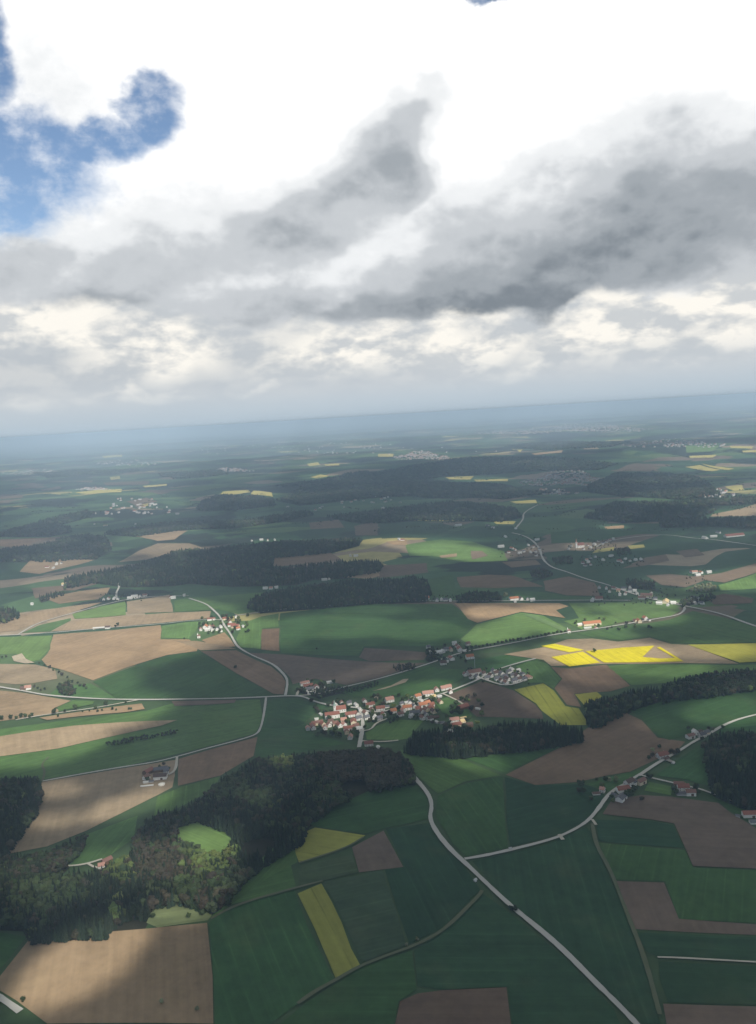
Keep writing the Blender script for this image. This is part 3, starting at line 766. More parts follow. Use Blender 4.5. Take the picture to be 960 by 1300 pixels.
r_ = np.random.default_rng(5)
SPRUCE_HI = [spruce_crown(.145, 8, 12) for _ in range(4)]
SPRUCE_MID = [spruce_crown(.15, 5, 8) for _ in range(5)]
SPRUCE_LO = [spruce_crown(.17, 2, 6) for _ in range(4)]
BROAD_HI = [broad_crown(9, ICO2, 160) for _ in range(4)]
BROAD_MID = [broad_crown(4, ICO1, 24) for _ in range(5)]
BROAD_LO = [blob(ICO1, (0, 0, .55), (.33, .33, .42), .28) for _ in range(5)]
TRUNK = (lambda a: (np.concatenate([np.column_stack([np.cos(a) * .016, np.sin(a) * .016, np.full(7, -.08)]),
                                    np.column_stack([np.cos(a) * .007, np.sin(a) * .007, np.full(7, .62)])]),
                    np.array([[i, (i + 1) % 7, 7 + (i + 1) % 7, 7 + i] for i in range(7)])))(np.linspace(0, 6.2832, 7, endpoint=False))
ME_TRUNK = np_mesh("trunk", *TRUNK, M_BARK)
ME_SPR = [np_mesh("crown", v, f, M_LEAF) for v, f in SPRUCE_HI]
ME_BRD = [np_mesh("crown", v, f, M_LEAF) for v, f in BROAD_HI]

T_SPRUCE, T_DARK, T_MID, T_FRESH, T_BROWN = (.021, .032, .019), (.031, .044, .021), (.046, .064, .027), (.080, .105, .034), (.046, .041, .027)
T_PALE = (.17, .18, .10)


def lone_tree(x, y, h, kind, tint, label, group, wide=1.0, name=None):
    name = name or ("spruce_tree" if kind == "s" else "broadleaf_tree")
    e = link(name, None); e.location = (x, y, float(H(x, y)) - .1)
    e.rotation_euler = (0, 0, random.uniform(0, 6.28)); e.scale = (h * wide, h * wide, h)
    tag(e, label, "tree", group)
    link("trunk", ME_TRUNK, e)
    c = link("crown", random.choice(ME_SPR if kind == "s" else ME_BRD), e)
    v = random.uniform(.8, 1.25)
    c.color = (tint[0] * v, tint[1] * v, tint[2] * v, 1)
    return e


def inside(poly, P):
    poly = np.asarray(poly); x, y = P[:, 0], P[:, 1]
    c = np.zeros(len(P), bool); j = len(poly) - 1
    for i in range(len(poly)):
        xi, yi, xj, yj = *poly[i], *poly[j]
        c ^= ((yi > y) != (yj > y)) & (x < (xj - xi) * (y - yi) / (yj - yi + 1e-12) + xi)
        j = i
    return c


def scatter(name, pts, hts, kinds, tints, label):
    """one mass of trees too many to count"""
    d = np.hypot(pts[:, 0], pts[:, 1])
    VV, FF, CC, o = [], [], [], 0
    order = np.arange(len(pts))
    for k in ("s", "b"):
        for lod, (lo, hi) in enumerate(((0, 2300), (2300, 1e9))):
            sel = order[(kinds == k) & (d >= lo) & (d < hi)]
            protos = ((SPRUCE_MID, SPRUCE_LO) if k == "s" else (BROAD_MID, BROAD_LO))[lod]
            for pi, (pv, pf) in enumerate(protos):
                s = sel[pi::len(protos)]
                if not len(s): continue
                a = RNG.uniform(0, 6.28, len(s)); ca, sa = np.cos(a), np.sin(a)
                wide = RNG.uniform(.85, 1.25, len(s)) * np.clip(d[s] / 3000, 1, 2.6)
                h = hts[s]
                x = (pv[None, :, 0] * ca[:, None] - pv[None, :, 1] * sa[:, None]) * (h * wide)[:, None] + pts[s, 0, None]
                y = (pv[None, :, 0] * sa[:, None] + pv[None, :, 1] * ca[:, None]) * (h * wide)[:, None] + pts[s, 1, None]
                z = pv[None, :, 2] * h[:, None] + H(pts[s, 0], pts[s, 1])[:, None]
                VV.append(np.stack([x, y, z], -1).reshape(-1, 3))
                FF.append((pf[None] + (np.arange(len(s)) * len(pv))[:, None, None]).reshape(-1, 3) + o)
                CC.append(np.repeat(tints[s], len(pv), 0))
                o += len(s) * len(pv)
    if not VV: return
    me = np_mesh(name, np.concatenate(VV), np.concatenate(FF), M_WOOD)
    at_ = me.color_attributes.new("tint", 'FLOAT_COLOR', 'POINT')
    cc = np.concatenate(CC); cc = np.column_stack([cc, np.ones(len(cc))]).astype(np.float32)
    at_.data.foreach_set("color", cc.ravel())
    tag(link(name, me), label, "wood", kind="stuff")


# name, canopy outline in the photo, share of spruce, tree height, what it is, clearings
WOODS = [
    ("W1", [(325, 964), (365, 961), (440, 953), (490, 951), (518, 966), (527, 988), (470, 1000), (430, 1015), (392, 1040), (385, 1062), (345, 1085), (312, 1110), (290, 1138),
            (268, 1150), (230, 1140), (196, 1143), (184, 1165), (176, 1178), (100, 1184), (38, 1188), (28, 1170), (-20, 1168), (-20, 1112), (60, 1112), (95, 1108), (130, 1106), (165, 1085), (178, 1052), (200, 1035), (238, 1026), (270, 1000), (292, 984)],
     .6, 21, "large mixed wood of dark spruce and brownish leafing trees at the lower left", [[(222, 1072), (225, 1050), (250, 1042), (290, 1057), (301, 1068), (284, 1092), (252, 1088)], [(92, 1100), (130, 1090), (150, 1094), (150, 1106), (118, 1110)]]),
    ("W2", [(512, 949), (525, 932), (545, 929), (600, 928), (640, 919), (690, 919), (738, 927), (742, 934), (720, 940), (650, 949), (575, 956), (530, 952)],
     .92, 22, "dark spruce wood standing between the church village and the green fields", []),
    ("W3", [(-20, 992), (48, 990), (53, 1002), (45, 1030), (22, 1060), (6, 1083), (-20, 1085)], .75, 23, "dark wood cut by the left edge beside the light brown field", []),
    ("W4", [(895, 945), (908, 935), (980, 928), (980, 1030), (935, 1015), (905, 1000), (897, 970)], .8, 23, "very dark wood cut by the right edge below the sunlit lane", []),
    ("W5", [(-20, 1088), (30, 1082), (70, 1074), (110, 1056), (102, 1075), (80, 1098), (40, 1108), (-20, 1112)], .3, 15, "dark scrubby belt of trees below the light brown field", []),
    ("W6", [(742, 890), (766, 886), (782, 884), (800, 877), (836, 872), (838, 884), (800, 897), (785, 906), (765, 916), (748, 918), (744, 905)], .6, 19, "dark belt of trees right of the greenish yellow rapeseed", []),
    ("W7", [(838, 873), (850, 865), (880, 857), (900, 853), (980, 847), (980, 868), (900, 880), (855, 883), (842, 888)], .4, 19, "dark belt of trees below the rapeseed at the right edge", []),
    ("W8", [(313, 768), (322, 757), (340, 752), (370, 746), (415, 741), (440, 736), (470, 735), (505, 735), (525, 731), (542, 736), (548, 752), (540, 760), (480, 762), (415, 768), (365, 771), (330, 774)], .7, 22, "dark wood along the straight pale road in the middle distance", []),
    ("W9", [(240, 737), (220, 740), (155, 742), (125, 737), (82, 745), (82, 733), (125, 725), (175, 716), (225, 698), (262, 697), (305, 692), (360, 687), (410, 685), (460, 683), (455, 690), (415, 700), (347, 706), (347, 719), (360, 720), (432, 712), (480, 710), (487, 716), (480, 724), (435, 731), (400, 732), (375, 739), (297, 741)],
     .7, 23, "wide dark wood across the left middle distance around a brown field", []),
    ("W10", [(-20, 699), (0, 697), (50, 692), (82, 682), (112, 678), (135, 681), (142, 695), (122, 707), (62, 711), (-20, 711)], .6, 23, "wooded hill at the left in the middle distance", []),
    ("W11", [(-20, 678), (0, 675), (50, 661), (112, 647), (120, 652), (95, 660), (62, 667), (90, 668), (90, 674), (62, 679), (-20, 679)], .6, 24, "blue-grey wood near the left edge beyond the wooded hill", []),
    ("W12", [(130, 676), (175, 668), (240, 660), (302, 661), (390, 648), (400, 652), (292, 669), (240, 670), (175, 679)], .6, 24, "long dark belt of wood beyond the pale brown fields at left", []),
    ("W13", [(255, 636), (277, 628), (330, 629), (347, 633), (350, 640), (300, 646), (250, 647)], .6, 25, "dark distant wood around the curved yellow field", []),
    ("W14", [(430, 618), (350, 617), (420, 606), (455, 598), (480, 599), (570, 583), (640, 580), (740, 583), (785, 588), (760, 595), (660, 598), (560, 604), (500, 612)], .6, 28, "long dark ridge wood in the far centre", []),
    ("W15", [(415, 655), (480, 647), (530, 641), (567, 637), (620, 640), (655, 645), (662, 655), (635, 660), (605, 659), (525, 659), (480, 662), (457, 662)], .6, 25, "dark distant wood behind the thin yellow field in the centre", []),
    ("W16", [(740, 655), (777, 638), (835, 637), (905, 642), (907, 647), (885, 656), (840, 659), (790, 661)], .7, 25, "dark distant wood on the right below the hazy plain", []),
    ("W17", [(837, 663), (885, 658), (980, 657), (980, 670), (895, 665), (840, 667)], .7, 25, "dark belt of wood at the right edge below the sunlit sandy field", []),
    ("W18", [(-20, 770), (0, 769), (20, 772), (26, 781), (0, 789), (-20, 790)], .7, 20, "small dark wood cut by the left edge beside the tan field", []),
    ("W19", [(48, 755), (80, 748), (83, 752), (52, 761)], .7, 15, "narrow dark copse between the tan fields at left", []),
    ("W20", [(72, 866), (87, 862), (97, 874), (90, 878), (76, 876)], .2, 15, "small dark round copse in front of the brown field at left", []),
    ("W21", [(577, 755), (600, 748), (630, 750), (640, 758), (610, 760), (580, 761)], .5, 15, "dark copse behind the straight far road", []),
    ("W22", [(795, 733), (830, 735), (833, 745), (797, 742)], .5, 16, "dark copse behind the row hamlet on the right", []),
    ("W23", [(862, 762), (875, 756), (905, 752), (908, 756), (880, 762), (868, 767)], .3, 15, "dark copse left of the grey farm at right", []),
    ("W24", [(873, 747), (882, 741), (900, 737), (911, 745), (895, 748)], .1, 14, "pale leafing copse in front of the brown field at right", []),
    ("W25", [(130, 938), (165, 931), (200, 926), (226, 921), (222, 925), (180, 933), (140, 941)], .1, 9, "dark hedge bank in the shaded green field at left", []),
    ("W26", [(372, 870), (400, 864), (425, 867), (450, 868), (480, 860), (480, 864), (452, 873), (430, 874), (405, 880)], .2, 10, "dark hedge of trees behind the white farm", []),
    ("W27", [(497, 842), (510, 838), (526, 838), (528, 845), (505, 848)], .2, 11, "dark copse in the brown field beyond the church village", []),
    ("W28", [(540, 822), (550, 820), (555, 830), (547, 836), (540, 832)], .2, 12, "dark copse at the left end of the red-roofed hamlet", []),
    ("W29", [(672, 722), (690, 719), (703, 726), (690, 730), (675, 728)], .2, 14, "dark trees beside the bend of the far main road", []),
    ("W30", [(400, 612), (470, 604), (560, 612), (640, 615), (700, 625), (640, 632), (520, 628), (440, 634), (380, 640), (350, 634)], .5, 26, "broad shaded woodland on the far hill slope", []),
    ("W31", [(780, 600), (850, 600), (900, 612), (915, 628), (860, 632), (790, 628), (740, 622)], .5, 26, "broad shaded woodland on the far right slope", []),
    ("W32", [(200, 600), (280, 596), (290, 601), (220, 607)], .5, 28, "thin blue wood in the far left plain", []),
    ("W33", [(40, 600), (120, 596), (180, 597), (130, 602), (60, 606)], .5, 28, "thin blue wood near the far left town", []),
    ("W34", [(640, 566), (720, 560), (800, 561), (780, 566), (700, 570)], .5, 30, "thin blue wood in front of the far city", []),
    ("W35", [(820, 640), (900, 632), (975, 628), (975, 636), (900, 640)], .5, 26, "thin dark wood near the sandy field at right", []),
    ("W36", [(700, 706), (725, 702), (728, 712), (706, 714)], .2, 13, "dark orchard left of the lower far hamlet", []),
    ("W37", [(780, 695), (798, 692), (802, 700), (786, 703)], .2, 13, "dark round copse between the two far yellow strips", []),
]
SPOTS = [(356, 968, 16, "f"), (328, 1016, 20, "m"), (262, 1092, 30, "f"), (300, 1080, 14, "f"), (240, 1078, 20, "m"), (470, 975, 60, "br"), (430, 965, 40, "br"), (440, 1005, 22, "m"), (410, 1010, 16, "m"),
         (150, 1105, 25, "f"), (235, 1125, 20, "m"), (340, 1075, 45, "s"), (120, 1150, 70, "s"), (200, 1095, 40, "br"), (60, 1130, 50, "m"), (280, 1120, 14, "m"), (145, 1160, 10, "f"), (185, 1170, 10, "m"), (490, 960, 30, "br"), (290, 1000, 30, "m")]
FOREST_PTS = []
ALL = []
for key, outline, spr, ht, label, holes in WOODS:
    g = at(outline, 13)[:, :2]
    d = np.hypot(g[:, 0], g[:, 1]).mean()
    sp = float(np.clip(.0039 * d, 5.0, 60))
    lo, hi = g.min(0), g.max(0)
    nx, ny = int((hi[0] - lo[0]) / sp) + 2, int((hi[1] - lo[1]) / (sp * .9)) + 2
    gx, gy = np.meshgrid(np.arange(nx), np.arange(ny))
    P = np.stack([lo[0] + (gx + .5 * (gy % 2)) * sp, lo[1] + gy * sp * .9], -1).reshape(-1, 2) + RNG.uniform(-.38, .38, (nx * ny, 2)) * sp
    P = P[inside(g, P)]
    for hole in holes:
        P = P[~inside(at(hole, 4)[:, :2], P)]
    if key == "W1":  # thin places
        P = P[(np.sin(P[:, 0] / 41.) * np.sin(P[:, 1] / 57. + 1) < .82)]
    n = len(P)
    px, py = to_px(P[:, 0], P[:, 1], H(P[:, 0], P[:, 1]) + 12)
    cl = np.sin(P[:, 0] / 63. + 2) * np.sin(P[:, 1] / 81.) + .5 * np.sin(P[:, 0] / 27. + P[:, 1] / 35.) + RNG.normal(0, .5, n)
    kinds = np.where(RNG.uniform(0, 1, n) + .25 * cl < spr + .05, "s", "b")
    tint = np.where((kinds == "s")[:, None], T_SPRUCE, T_DARK).astype(float)
    u = RNG.uniform(0, 1, n)
    tint[(kinds == "b") & (u < .40)] = T_BROWN
    tint[(kinds == "b") & (u > .80)] = T_MID
    tint[(kinds == "b") & (u > .985)] = T_FRESH
    if key == "W24": tint[:] = T_PALE
    if key == "W1":
        for sx, sy, sr, sk in SPOTS:
            m = (np.hypot(px - sx, 1.5 * (py - sy)) < sr * RNG.uniform(.5, 1.15, n)) & (RNG.uniform(0, 1, n) < .8)
            kinds[m] = "s" if sk == "s" else "b"
            tint[m] = {"f": T_FRESH, "m": T_MID, "br": T_BROWN, "s": T_SPRUCE}[sk]
    tint *= RNG.uniform(.7, 1.35, (n, 1)) * RNG.uniform(.92, 1.08, (n, 3))
    h = ht * RNG.uniform(.72, 1.15, n) * np.where(kinds == "s", 1.05, .9)
    if key == "W1":
        f = np.array([m_[3] == "f" for m_ in SPOTS])
    ALL.append([key, P, h, kinds, tint, label, px, py])
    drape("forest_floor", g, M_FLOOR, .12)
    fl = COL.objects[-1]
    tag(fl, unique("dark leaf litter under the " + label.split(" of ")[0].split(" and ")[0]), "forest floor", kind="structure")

# the nearest trees of the woods stand as trees of their own
cand = []
for wi, (key, P, h, kinds, tint, label, px, py) in enumerate(ALL):
    if key not in ("W1", "W3", "W5"): continue
    d = np.hypot(P[:, 0], P[:, 1])
    ok = (px > 3) & (px < 957) & (py < 1290)
    for i in np.nonzero(ok)[0]: cand.append((d[i], wi, i))
cand.sort()
take = {}
cnt = {"s": 0, "b": 0}
LIM = {"s": 290, "b": 150}
WNAME = {"W1": "the large wood at the lower left", "W3": "the wood cut by the left edge", "W5": "the scrubby belt below the light brown field"}
for d, wi, i in cand:
    key, P, h, kinds, tint, label, px, py = ALL[wi]
    k = str(kinds[i])
    if cnt[k] >= LIM[k]: continue
    cnt[k] += 1
    take.setdefault(wi, []).append(i)
    t = tint[i]
    if k == "s": lb, gr = "dark spruce at the front of " + WNAME[key], "spruces at the front of " + WNAME[key]
    elif t[0] > t[1] * .98: lb, gr = "brownish leafing tree at the front of " + WNAME[key], "brownish trees at the front of " + WNAME[key]
    elif t[1] > .085: lb, gr = "fresh green leafy tree at the front of " + WNAME[key], "fresh green trees at the front of " + WNAME[key]
    else: lb, gr = "dull green leafy tree at the front of " + WNAME[key], "dull green trees at the front of " + WNAME[key]
    lone_tree(P[i, 0], P[i, 1], h[i], k, t, lb, gr, 1.1)
for wi, (key, P, h, kinds, tint, label, px, py) in enumerate(ALL):
    keep = np.ones(len(P), bool); keep[take.get(wi, [])] = False
    scatter("woodland", P[keep], h[keep], kinds[keep], tint[keep], label)

# ------------------------------------------------------------------ buildings
RC = {"r": ((.24, .10, .072), "red"), "o": ((.40, .165, .085), "orange"), "p": ((.40, .22, .17), "pinkish"), "g": ((.13, .13, .14), "dark grey"),
      "d": ((.115, .075, .06), "dark brown"), "s": ((.55, .42, .22), "sandy yellow"), "w": ((.55, .54, .5), "pale grey"), "m": ((.20, .11, .085), "brownish red")}
WC = {"w": ((.68, .66, .61), "white"), "c": ((.62, .53, .38), "cream"), "b": ((.15, .095, .06), "brown timber"), "y": ((.38, .37, .35), "grey")}


def box_mesh(name, x0, x1, y0, y1, z0, z1, mat):
    v = [(x, y, z) for x in (x0, x1) for y in (y0, y1) for z in (z0, z1)]
    f = [(0, 1, 3, 2), (4, 6, 7, 5), (0, 4, 5, 1), (2, 3, 7, 6), (0, 2, 6, 4), (1, 5, 7, 3)]
    return np_mesh(name, v, f, mat)


ME_WIN = box_mesh("window", -.55, .55, -.04, .04, -.65, .65, M_GLASS)
ME_WINX = box_mesh("window", -.04, .04, -.55, .55, -.65, .65, M_GLASS)
ME_DOOR = box_mesh("door", -.55, .55, -.05, .05, 0, 2.1, M_DOOR)
ME_GATE = box_mesh("barn_door", -2.0, 2.0, -.06, .06, 0, 3.8, M_DOOR)


def gable(root, L, W, h, rise, roof, wall, over=.7, hip=0.0, z0=-1.6):
    """walls as one closed body with gables, roof as two thick slopes"""
    x, y = L / 2, W / 2
    v = [(-x, -y, z0), (x, -y, z0), (x, y, z0), (-x, y, z0), (-x, -y, h), (x, -y, h), (x, y, h), (-x, y, h), (-x + hip, 0, h + rise), (x - hip, 0, h + rise)]
    f = [(0, 1, 5, 4), (2, 3, 7, 6), (1, 2, 6, 9, 5), (3, 0, 4, 8, 7), (3, 2, 1, 0), (4, 5, 9, 8), (6, 7, 8, 9)]
    if hip:
        f[2:4] = [(1, 2, 6, 5), (3, 0, 4, 7)]; f += [(5, 6, 9), (7, 4, 8)]
    w = link("wall", np_mesh("wall", v, f, M_WALL), root); w.color = c4(WC[wall][0])
    sl = rise / y
    xo, yo, th = x + over, y + over, .32
    zr, ze = h + rise + .06, h - over * sl + .06
    hp = hip * 1.0
    v = []
    for dz in (0, th):
        v += [(-xo, -yo, ze + dz), (xo, -yo, ze + dz), (xo, yo, ze + dz), (-xo, yo, ze + dz), (-xo + hp, 0, zr + dz), (xo - hp, 0, zr + dz)]
    f = [(6, 7, 11, 10), (8, 9, 10, 11), (1, 0, 4, 5), (3, 2, 5, 4), (0, 1, 7, 6), (2, 3, 9, 8)]
    if hip: f += [(7, 8, 11), (9, 6, 10), (2, 1, 5), (0, 3, 4), (1, 2, 8, 7), (3, 0, 6, 9)]
    else: f += [(1, 5, 11, 7), (5, 2, 8, 11), (3, 4, 10, 9), (4, 0, 6, 10)]
    r = link("roof", np_mesh("roof", v, f, M_ROOF), root); r.color = c4(RC[roof][0])
    return w, r


def building(px, py, roof, wall, L=13., W=10., rot=None, kind="house", place="", near=True, h=None, pitch=None):
    g = at([(px, py)])[0]
    k = {"house": (5.2, 40, "house"), "farmhouse": (6.2, 36, "farmhouse"), "barn": (5.6, 30, "barn"), "shed": (3.0, 24, "shed"), "hut": (2.6, 35, "hut"), "villa": (5.5, 30, "house")}[kind]
    h = h or k[0]; rise = W / 2 * math.tan(R(pitch or k[1]))
    L *= .93; W *= .93
    root = link({"villa": "house"}.get(kind, kind), None)
    root.location = (float(g[0]), float(g[1]), float(g[2]) + .25)
    root.rotation_euler = (0, 0, R(rot))
    w, r = gable(root, L, W, h, rise, roof, wall, hip=W * .35 if kind == "villa" else 0)
    if near and kind in ("house", "farmhouse", "villa"):
        c = link("chimney", box_mesh("chimney", L * .18, L * .18 + .9, .3, 1.2, h + rise * .55, h + rise + 1.0, M_WALL), r); c.color = (.35, .2, .16, 1)
    if near and kind != "hut":
        # the openings sit on the two sides turned to the viewer
        ang = math.atan2(-g[1], -g[0]) - R(rot)
        sy = -1 if math.sin(ang) < 0 else 1
        sx = -1 if math.cos(ang) < 0 else 1
        if kind in ("barn", "shed"):
            if kind == "barn":
                o = link("barn_door", ME_GATE, root); o.location = (L * .12, sy * (W / 2 + .03), 0)
        else:
            nwin = max(2, int(L / 5))
            for i in range(nwin):
                for zz in ((1.6, 4.2) if h > 5 else (1.6,)):
                    if i == nwin // 2 and zz < 2:
                        o = link("door", ME_DOOR, root); o.location = ((i + .5) / nwin * L - L / 2, sy * (W / 2 + .03), 0); continue
                    o = link("window", ME_WIN, root); o.location = ((i + .5) / nwin * L - L / 2, sy * (W / 2 + .02), zz)
            for yy in (-W * .22, W * .22):
                o = link("window", ME_WINX, root); o.location = (sx * (L / 2 + .02), yy, 4.0)
    kn = k[2]
    size = "long " if L > 24 else ("small " if L < 9 else "")
    HOUSES.append([root, f"{size}{WC[wall][1]} {kn} with {RC[roof][1]} roof", kn, place, px, py])
    BLD.append((g[0], g[1], .5 * math.hypot(L, W)))
    return root


HOUSES, BLD = [], []
HAM = {}


def hamlet(place, group, rot0, near, items):
    for it in items:
        px, py, roof, wall = it[:4]
        kw = dict(it[4]) if len(it) > 4 else {}
        rot = kw.pop("rot", None)
        if rot is None: rot = rot0 + random.choice((0, 90)) + random.uniform(-12, 12)
        if "L" not in kw: kw["L"] = random.uniform(10.5, 14)
        if "W" not in kw: kw["W"] = min(kw["L"] * .8, random.uniform(8.5, 10.5))
        building(px, py, roof, wall, rot=rot, place=place, near=near, **kw)
        HOUSES[-1].append(group)


fh, ba, sh, vi = "farmhouse", "barn", "shed", "villa"
hamlet("in the church village", "houses of the church village", 20, True, [
    (391, 927, "p", "w", {"L": 11}), (397, 923, "r", "w", {}), (403, 920, "m", "c", {"L": 24, "W": 11, "rot": 15, "kind": ba}), (410, 921.5, "r", "c", {}), (418, 922.5, "m", "w", {"L": 11}),
    (407.5, 908, "w", "y", {"L": 8, "W": 6, "kind": sh}), (402, 914, "w", "w", {"L": 8, "W": 6, "kind": sh}), (420, 918, "d", "w", {}),
    (422, 911.5, "r", "w", {"L": 32, "W": 13, "rot": 12, "kind": fh, "h": 8.5}), (436.5, 916.5, "p", "c", {}),
    (446, 909.5, "r", "w", {"L": 26, "W": 12, "rot": 14, "kind": fh}), (453, 908.5, "m", "w", {}), (449, 918.5, "r", "c", {"L": 20, "W": 12, "rot": 95, "kind": ba}),
    (443, 927, "r", "w", {"L": 22, "W": 12, "rot": 10, "kind": ba}), (440.5, 931.5, "m", "c", {"rot": 95}), (445, 938, "p", "w", {"L": 12, "W": 9, "rot": 80}), (455.5, 914, "g", "w", {"L": 12}),
    (434, 894.5, "p", "w", {"L": 10, "rot": 100}), (443.5, 894.5, "g", "w", {}), (452.5, 897, "w", "w", {"L": 10}), (457.3, 903, "w", "w", {"L": 9, "W": 7}),
    (470, 897.5, "r", "w", {"L": 20, "W": 11, "rot": 25, "kind": fh}), (472.5, 903.5, "m", "w", {}), (483, 901.5, "r", "w", {"L": 19, "W": 10, "rot": 8}), (490, 898.5, "g", "w", {"L": 16, "W": 8, "kind": sh}),
    (499.5, 905, "o", "w", {"L": 13, "W": 10, "rot": 15}), (494.5, 891, "p", "w", {"L": 19, "W": 14, "rot": 20, "kind": fh}), (476, 912.5, "w", "w", {"rot": 80, "L": 10}), (482, 914, "g", "y", {}),
    (468.5, 946.5, "r", "w", {"L": 17, "W": 9, "rot": 5}), (480.5, 950, "w", "w", {"L": 8, "W": 6, "kind": sh}), (524, 887.5, "w", "w", {"L": 8, "W": 6, "kind": sh}),
    (530.5, 886, "o", "w", {"L": 15, "rot": 30}), (517, 901, "o", "w", {"L": 20, "W": 11, "rot": 12, "kind": fh}), (527, 908, "g", "w", {"L": 22, "W": 11, "rot": 10, "kind": fh}), (522, 911, "w", "w", {"L": 9, "W": 7}),
    (536.5, 897.5, "o", "w", {"L": 18, "W": 12, "rot": 20, "kind": fh}), (543, 894.5, "o", "c", {"L": 11}), (543.5, 883, "p", "w", {"L": 26, "W": 13, "rot": 10, "kind": fh}), (550, 887, "s", "w", {"L": 12, "W": 8}),
    (554.5, 877.5, "p", "w", {"L": 13, "rot": 100}), (563, 876, "p", "w", {"L": 13, "W": 11, "rot": 15}), (569.5, 874.5, "p", "w", {"L": 13, "W": 11, "rot": 15}), (558, 885.5, "w", "y", {"L": 10, "W": 6, "kind": sh}),
    (541.5, 903, "m", "c", {}), (547, 901, "r", "c", {"L": 13}), (550.5, 905, "d", "c", {"L": 14}), (553, 911.5, "d", "b", {"L": 14, "W": 8, "kind": sh}), (541, 909, "g", "w", {"L": 10}),
    (525.5, 898.5, "g", "w", {"L": 10}), (534.5, 891.5, "w", "w", {"L": 12, "W": 8}), (510, 895.5, "g", "w", {"L": 9, "W": 7}), (516.5, 895, "w", "c", {"L": 9, "W": 7}), (504, 899, "g", "y", {"L": 11, "W": 7, "kind": sh}),
    (588, 900, "r", "b", {"L": 24, "W": 15, "rot": 28, "kind": ba}), (607, 901, "w", "w", {"L": 10, "W": 6, "rot": -35, "kind": sh}),
    (577, 917, "p", "w", {"L": 19, "W": 11, "rot": 10, "kind": fh}), (579.5, 923, "r", "c", {"L": 20, "W": 14, "rot": 20, "kind": ba}), (587.5, 918.5, "s", "c", {"L": 11, "W": 9, "rot": 20}),
    (594, 923, "d", "b", {"L": 20, "W": 11, "rot": 15, "kind": ba}), (569, 928, "w", "w", {"L": 7, "W": 5, "kind": sh}), (573.5, 929, "w", "w", {"L": 6, "W": 5, "kind": sh}),
    (555, 918, "w", "y", {"L": 10, "W": 6, "kind": sh}), (561.5, 918.5, "g", "y", {"L": 10, "W": 6, "kind": sh}), (398, 926, "m", "w"), (413, 926, "p", "w"), (426, 921, "m", "c"), (431, 923, "r", "w"), (437, 922, "p", "w"), (452, 924, "m", "w"), (456.5, 928, "w", "w"), (464, 907, "m", "w"), (465.5, 913, "g", "w"), (487, 909, "r", "w"),
    (508.5, 909, "m", "w"), (512, 904, "p", "w"), (520, 894, "g", "w"), (548, 897, "r", "w"), (536, 905, "m", "w"), (559, 893, "m", "c"), (572, 880, "m", "w"), (531, 902, "r", "c"), (546, 914.5, "d", "w"), (536.5, 913.5, "m", "w"), (425, 896, "d", "w"), (463, 892, "m", "w"),
    (588, 912.5, "s", "y", {"L": 13, "W": 5, "rot": 20, "kind": sh}),
])
hamlet("in the new estate", "houses of the new estate", 25, True, [
    (602, 856, "m", "w", {"L": 34, "W": 18, "rot": 18, "kind": ba, "h": 6.5}), (590.5, 858, "m", "w", {"L": 11, "rot": 105}), (598.5, 861.5, "d", "w", {"L": 11}), (606, 861, "g", "w", {}), (613.5, 857, "d", "w", {"L": 11}),
    (619, 862.5, "g", "w", {}), (631.5, 863.5, "g", "w", {}), (641, 861, "g", "w", {}), (630, 856.5, "d", "w", {}), (637, 857, "g", "w", {}), (650, 852, "w", "w", {}), (658, 853.5, "w", "w", {}),
    (663.5, 857.5, "g", "w", {"kind": vi}), (656, 860, "d", "w", {"L": 15}), (651, 859.5, "g", "w", {}), (659.5, 864, "d", "w", {}), (671.5, 861.5, "p", "c", {"L": 15, "W": 12, "kind": vi}),
    (642.5, 868.5, "m", "w", {"L": 14}), (653, 866, "g", "w", {}), (646, 854.5, "g", "w", {}), (623, 859.5, "d", "w", {}), (636.5, 866, "d", "w", {}), (627, 853.5, "g", "w", {}), (644, 864, "d", "w", {}), (666, 864, "g", "w", {"L": 10})])
hamlet("beyond the church village", "houses of the hamlet beyond the church village", 15, True, [
    (577, 818.5, "w", "w", {}), (572.5, 826, "r", "c", {"L": 16}), (583.5, 826, "r", "w", {"L": 22, "W": 12, "kind": fh}), (581, 822, "m", "w", {}), (562.5, 828.5, "w", "w", {}), (566.5, 826, "g", "w", {}),
    (573, 837.5, "r", "w", {"L": 20, "W": 12, "kind": ba}), (563, 843.5, "d", "w", {"L": 16}), (590, 827, "w", "w", {"L": 12, "W": 8, "kind": sh}), (544, 823, "g", "w", {"L": 10}), (546.5, 830, "w", "w", {"L": 10}),
    (557.5, 830, "w", "w", {"L": 15, "W": 9}), (566.5, 841, "w", "w", {"L": 12, "W": 8, "kind": sh}), (552, 829, "d", "w", {"L": 10}), (596.5, 836, "o", "w", {"L": 20, "W": 13, "rot": 12, "kind": fh}), (594, 819, "d", "y", {"L": 12})])
hamlet("at the crossroads farm", "buildings of the white farm", 22, True, [
    (387, 869.5, "p", "w", {"L": 24, "W": 8, "rot": 30, "kind": fh}), (391.5, 873, "r", "w", {"L": 24, "W": 14, "rot": 15, "kind": ba}), (394, 877, "g", "w", {"L": 22, "W": 12, "rot": 15, "kind": ba}),
    (402, 875.5, "r", "w", {"L": 15, "W": 12, "rot": 105, "kind": fh, "h": 7.5}), (395.5, 880.5, "w", "w", {"L": 20, "W": 7, "rot": 16, "kind": sh, "h": 4}), (419, 867, "w", "w", {"L": 16, "W": 9, "rot": 10, "kind": sh}), (411, 874.5, "w", "w", {"L": 7, "W": 5, "kind": sh})])
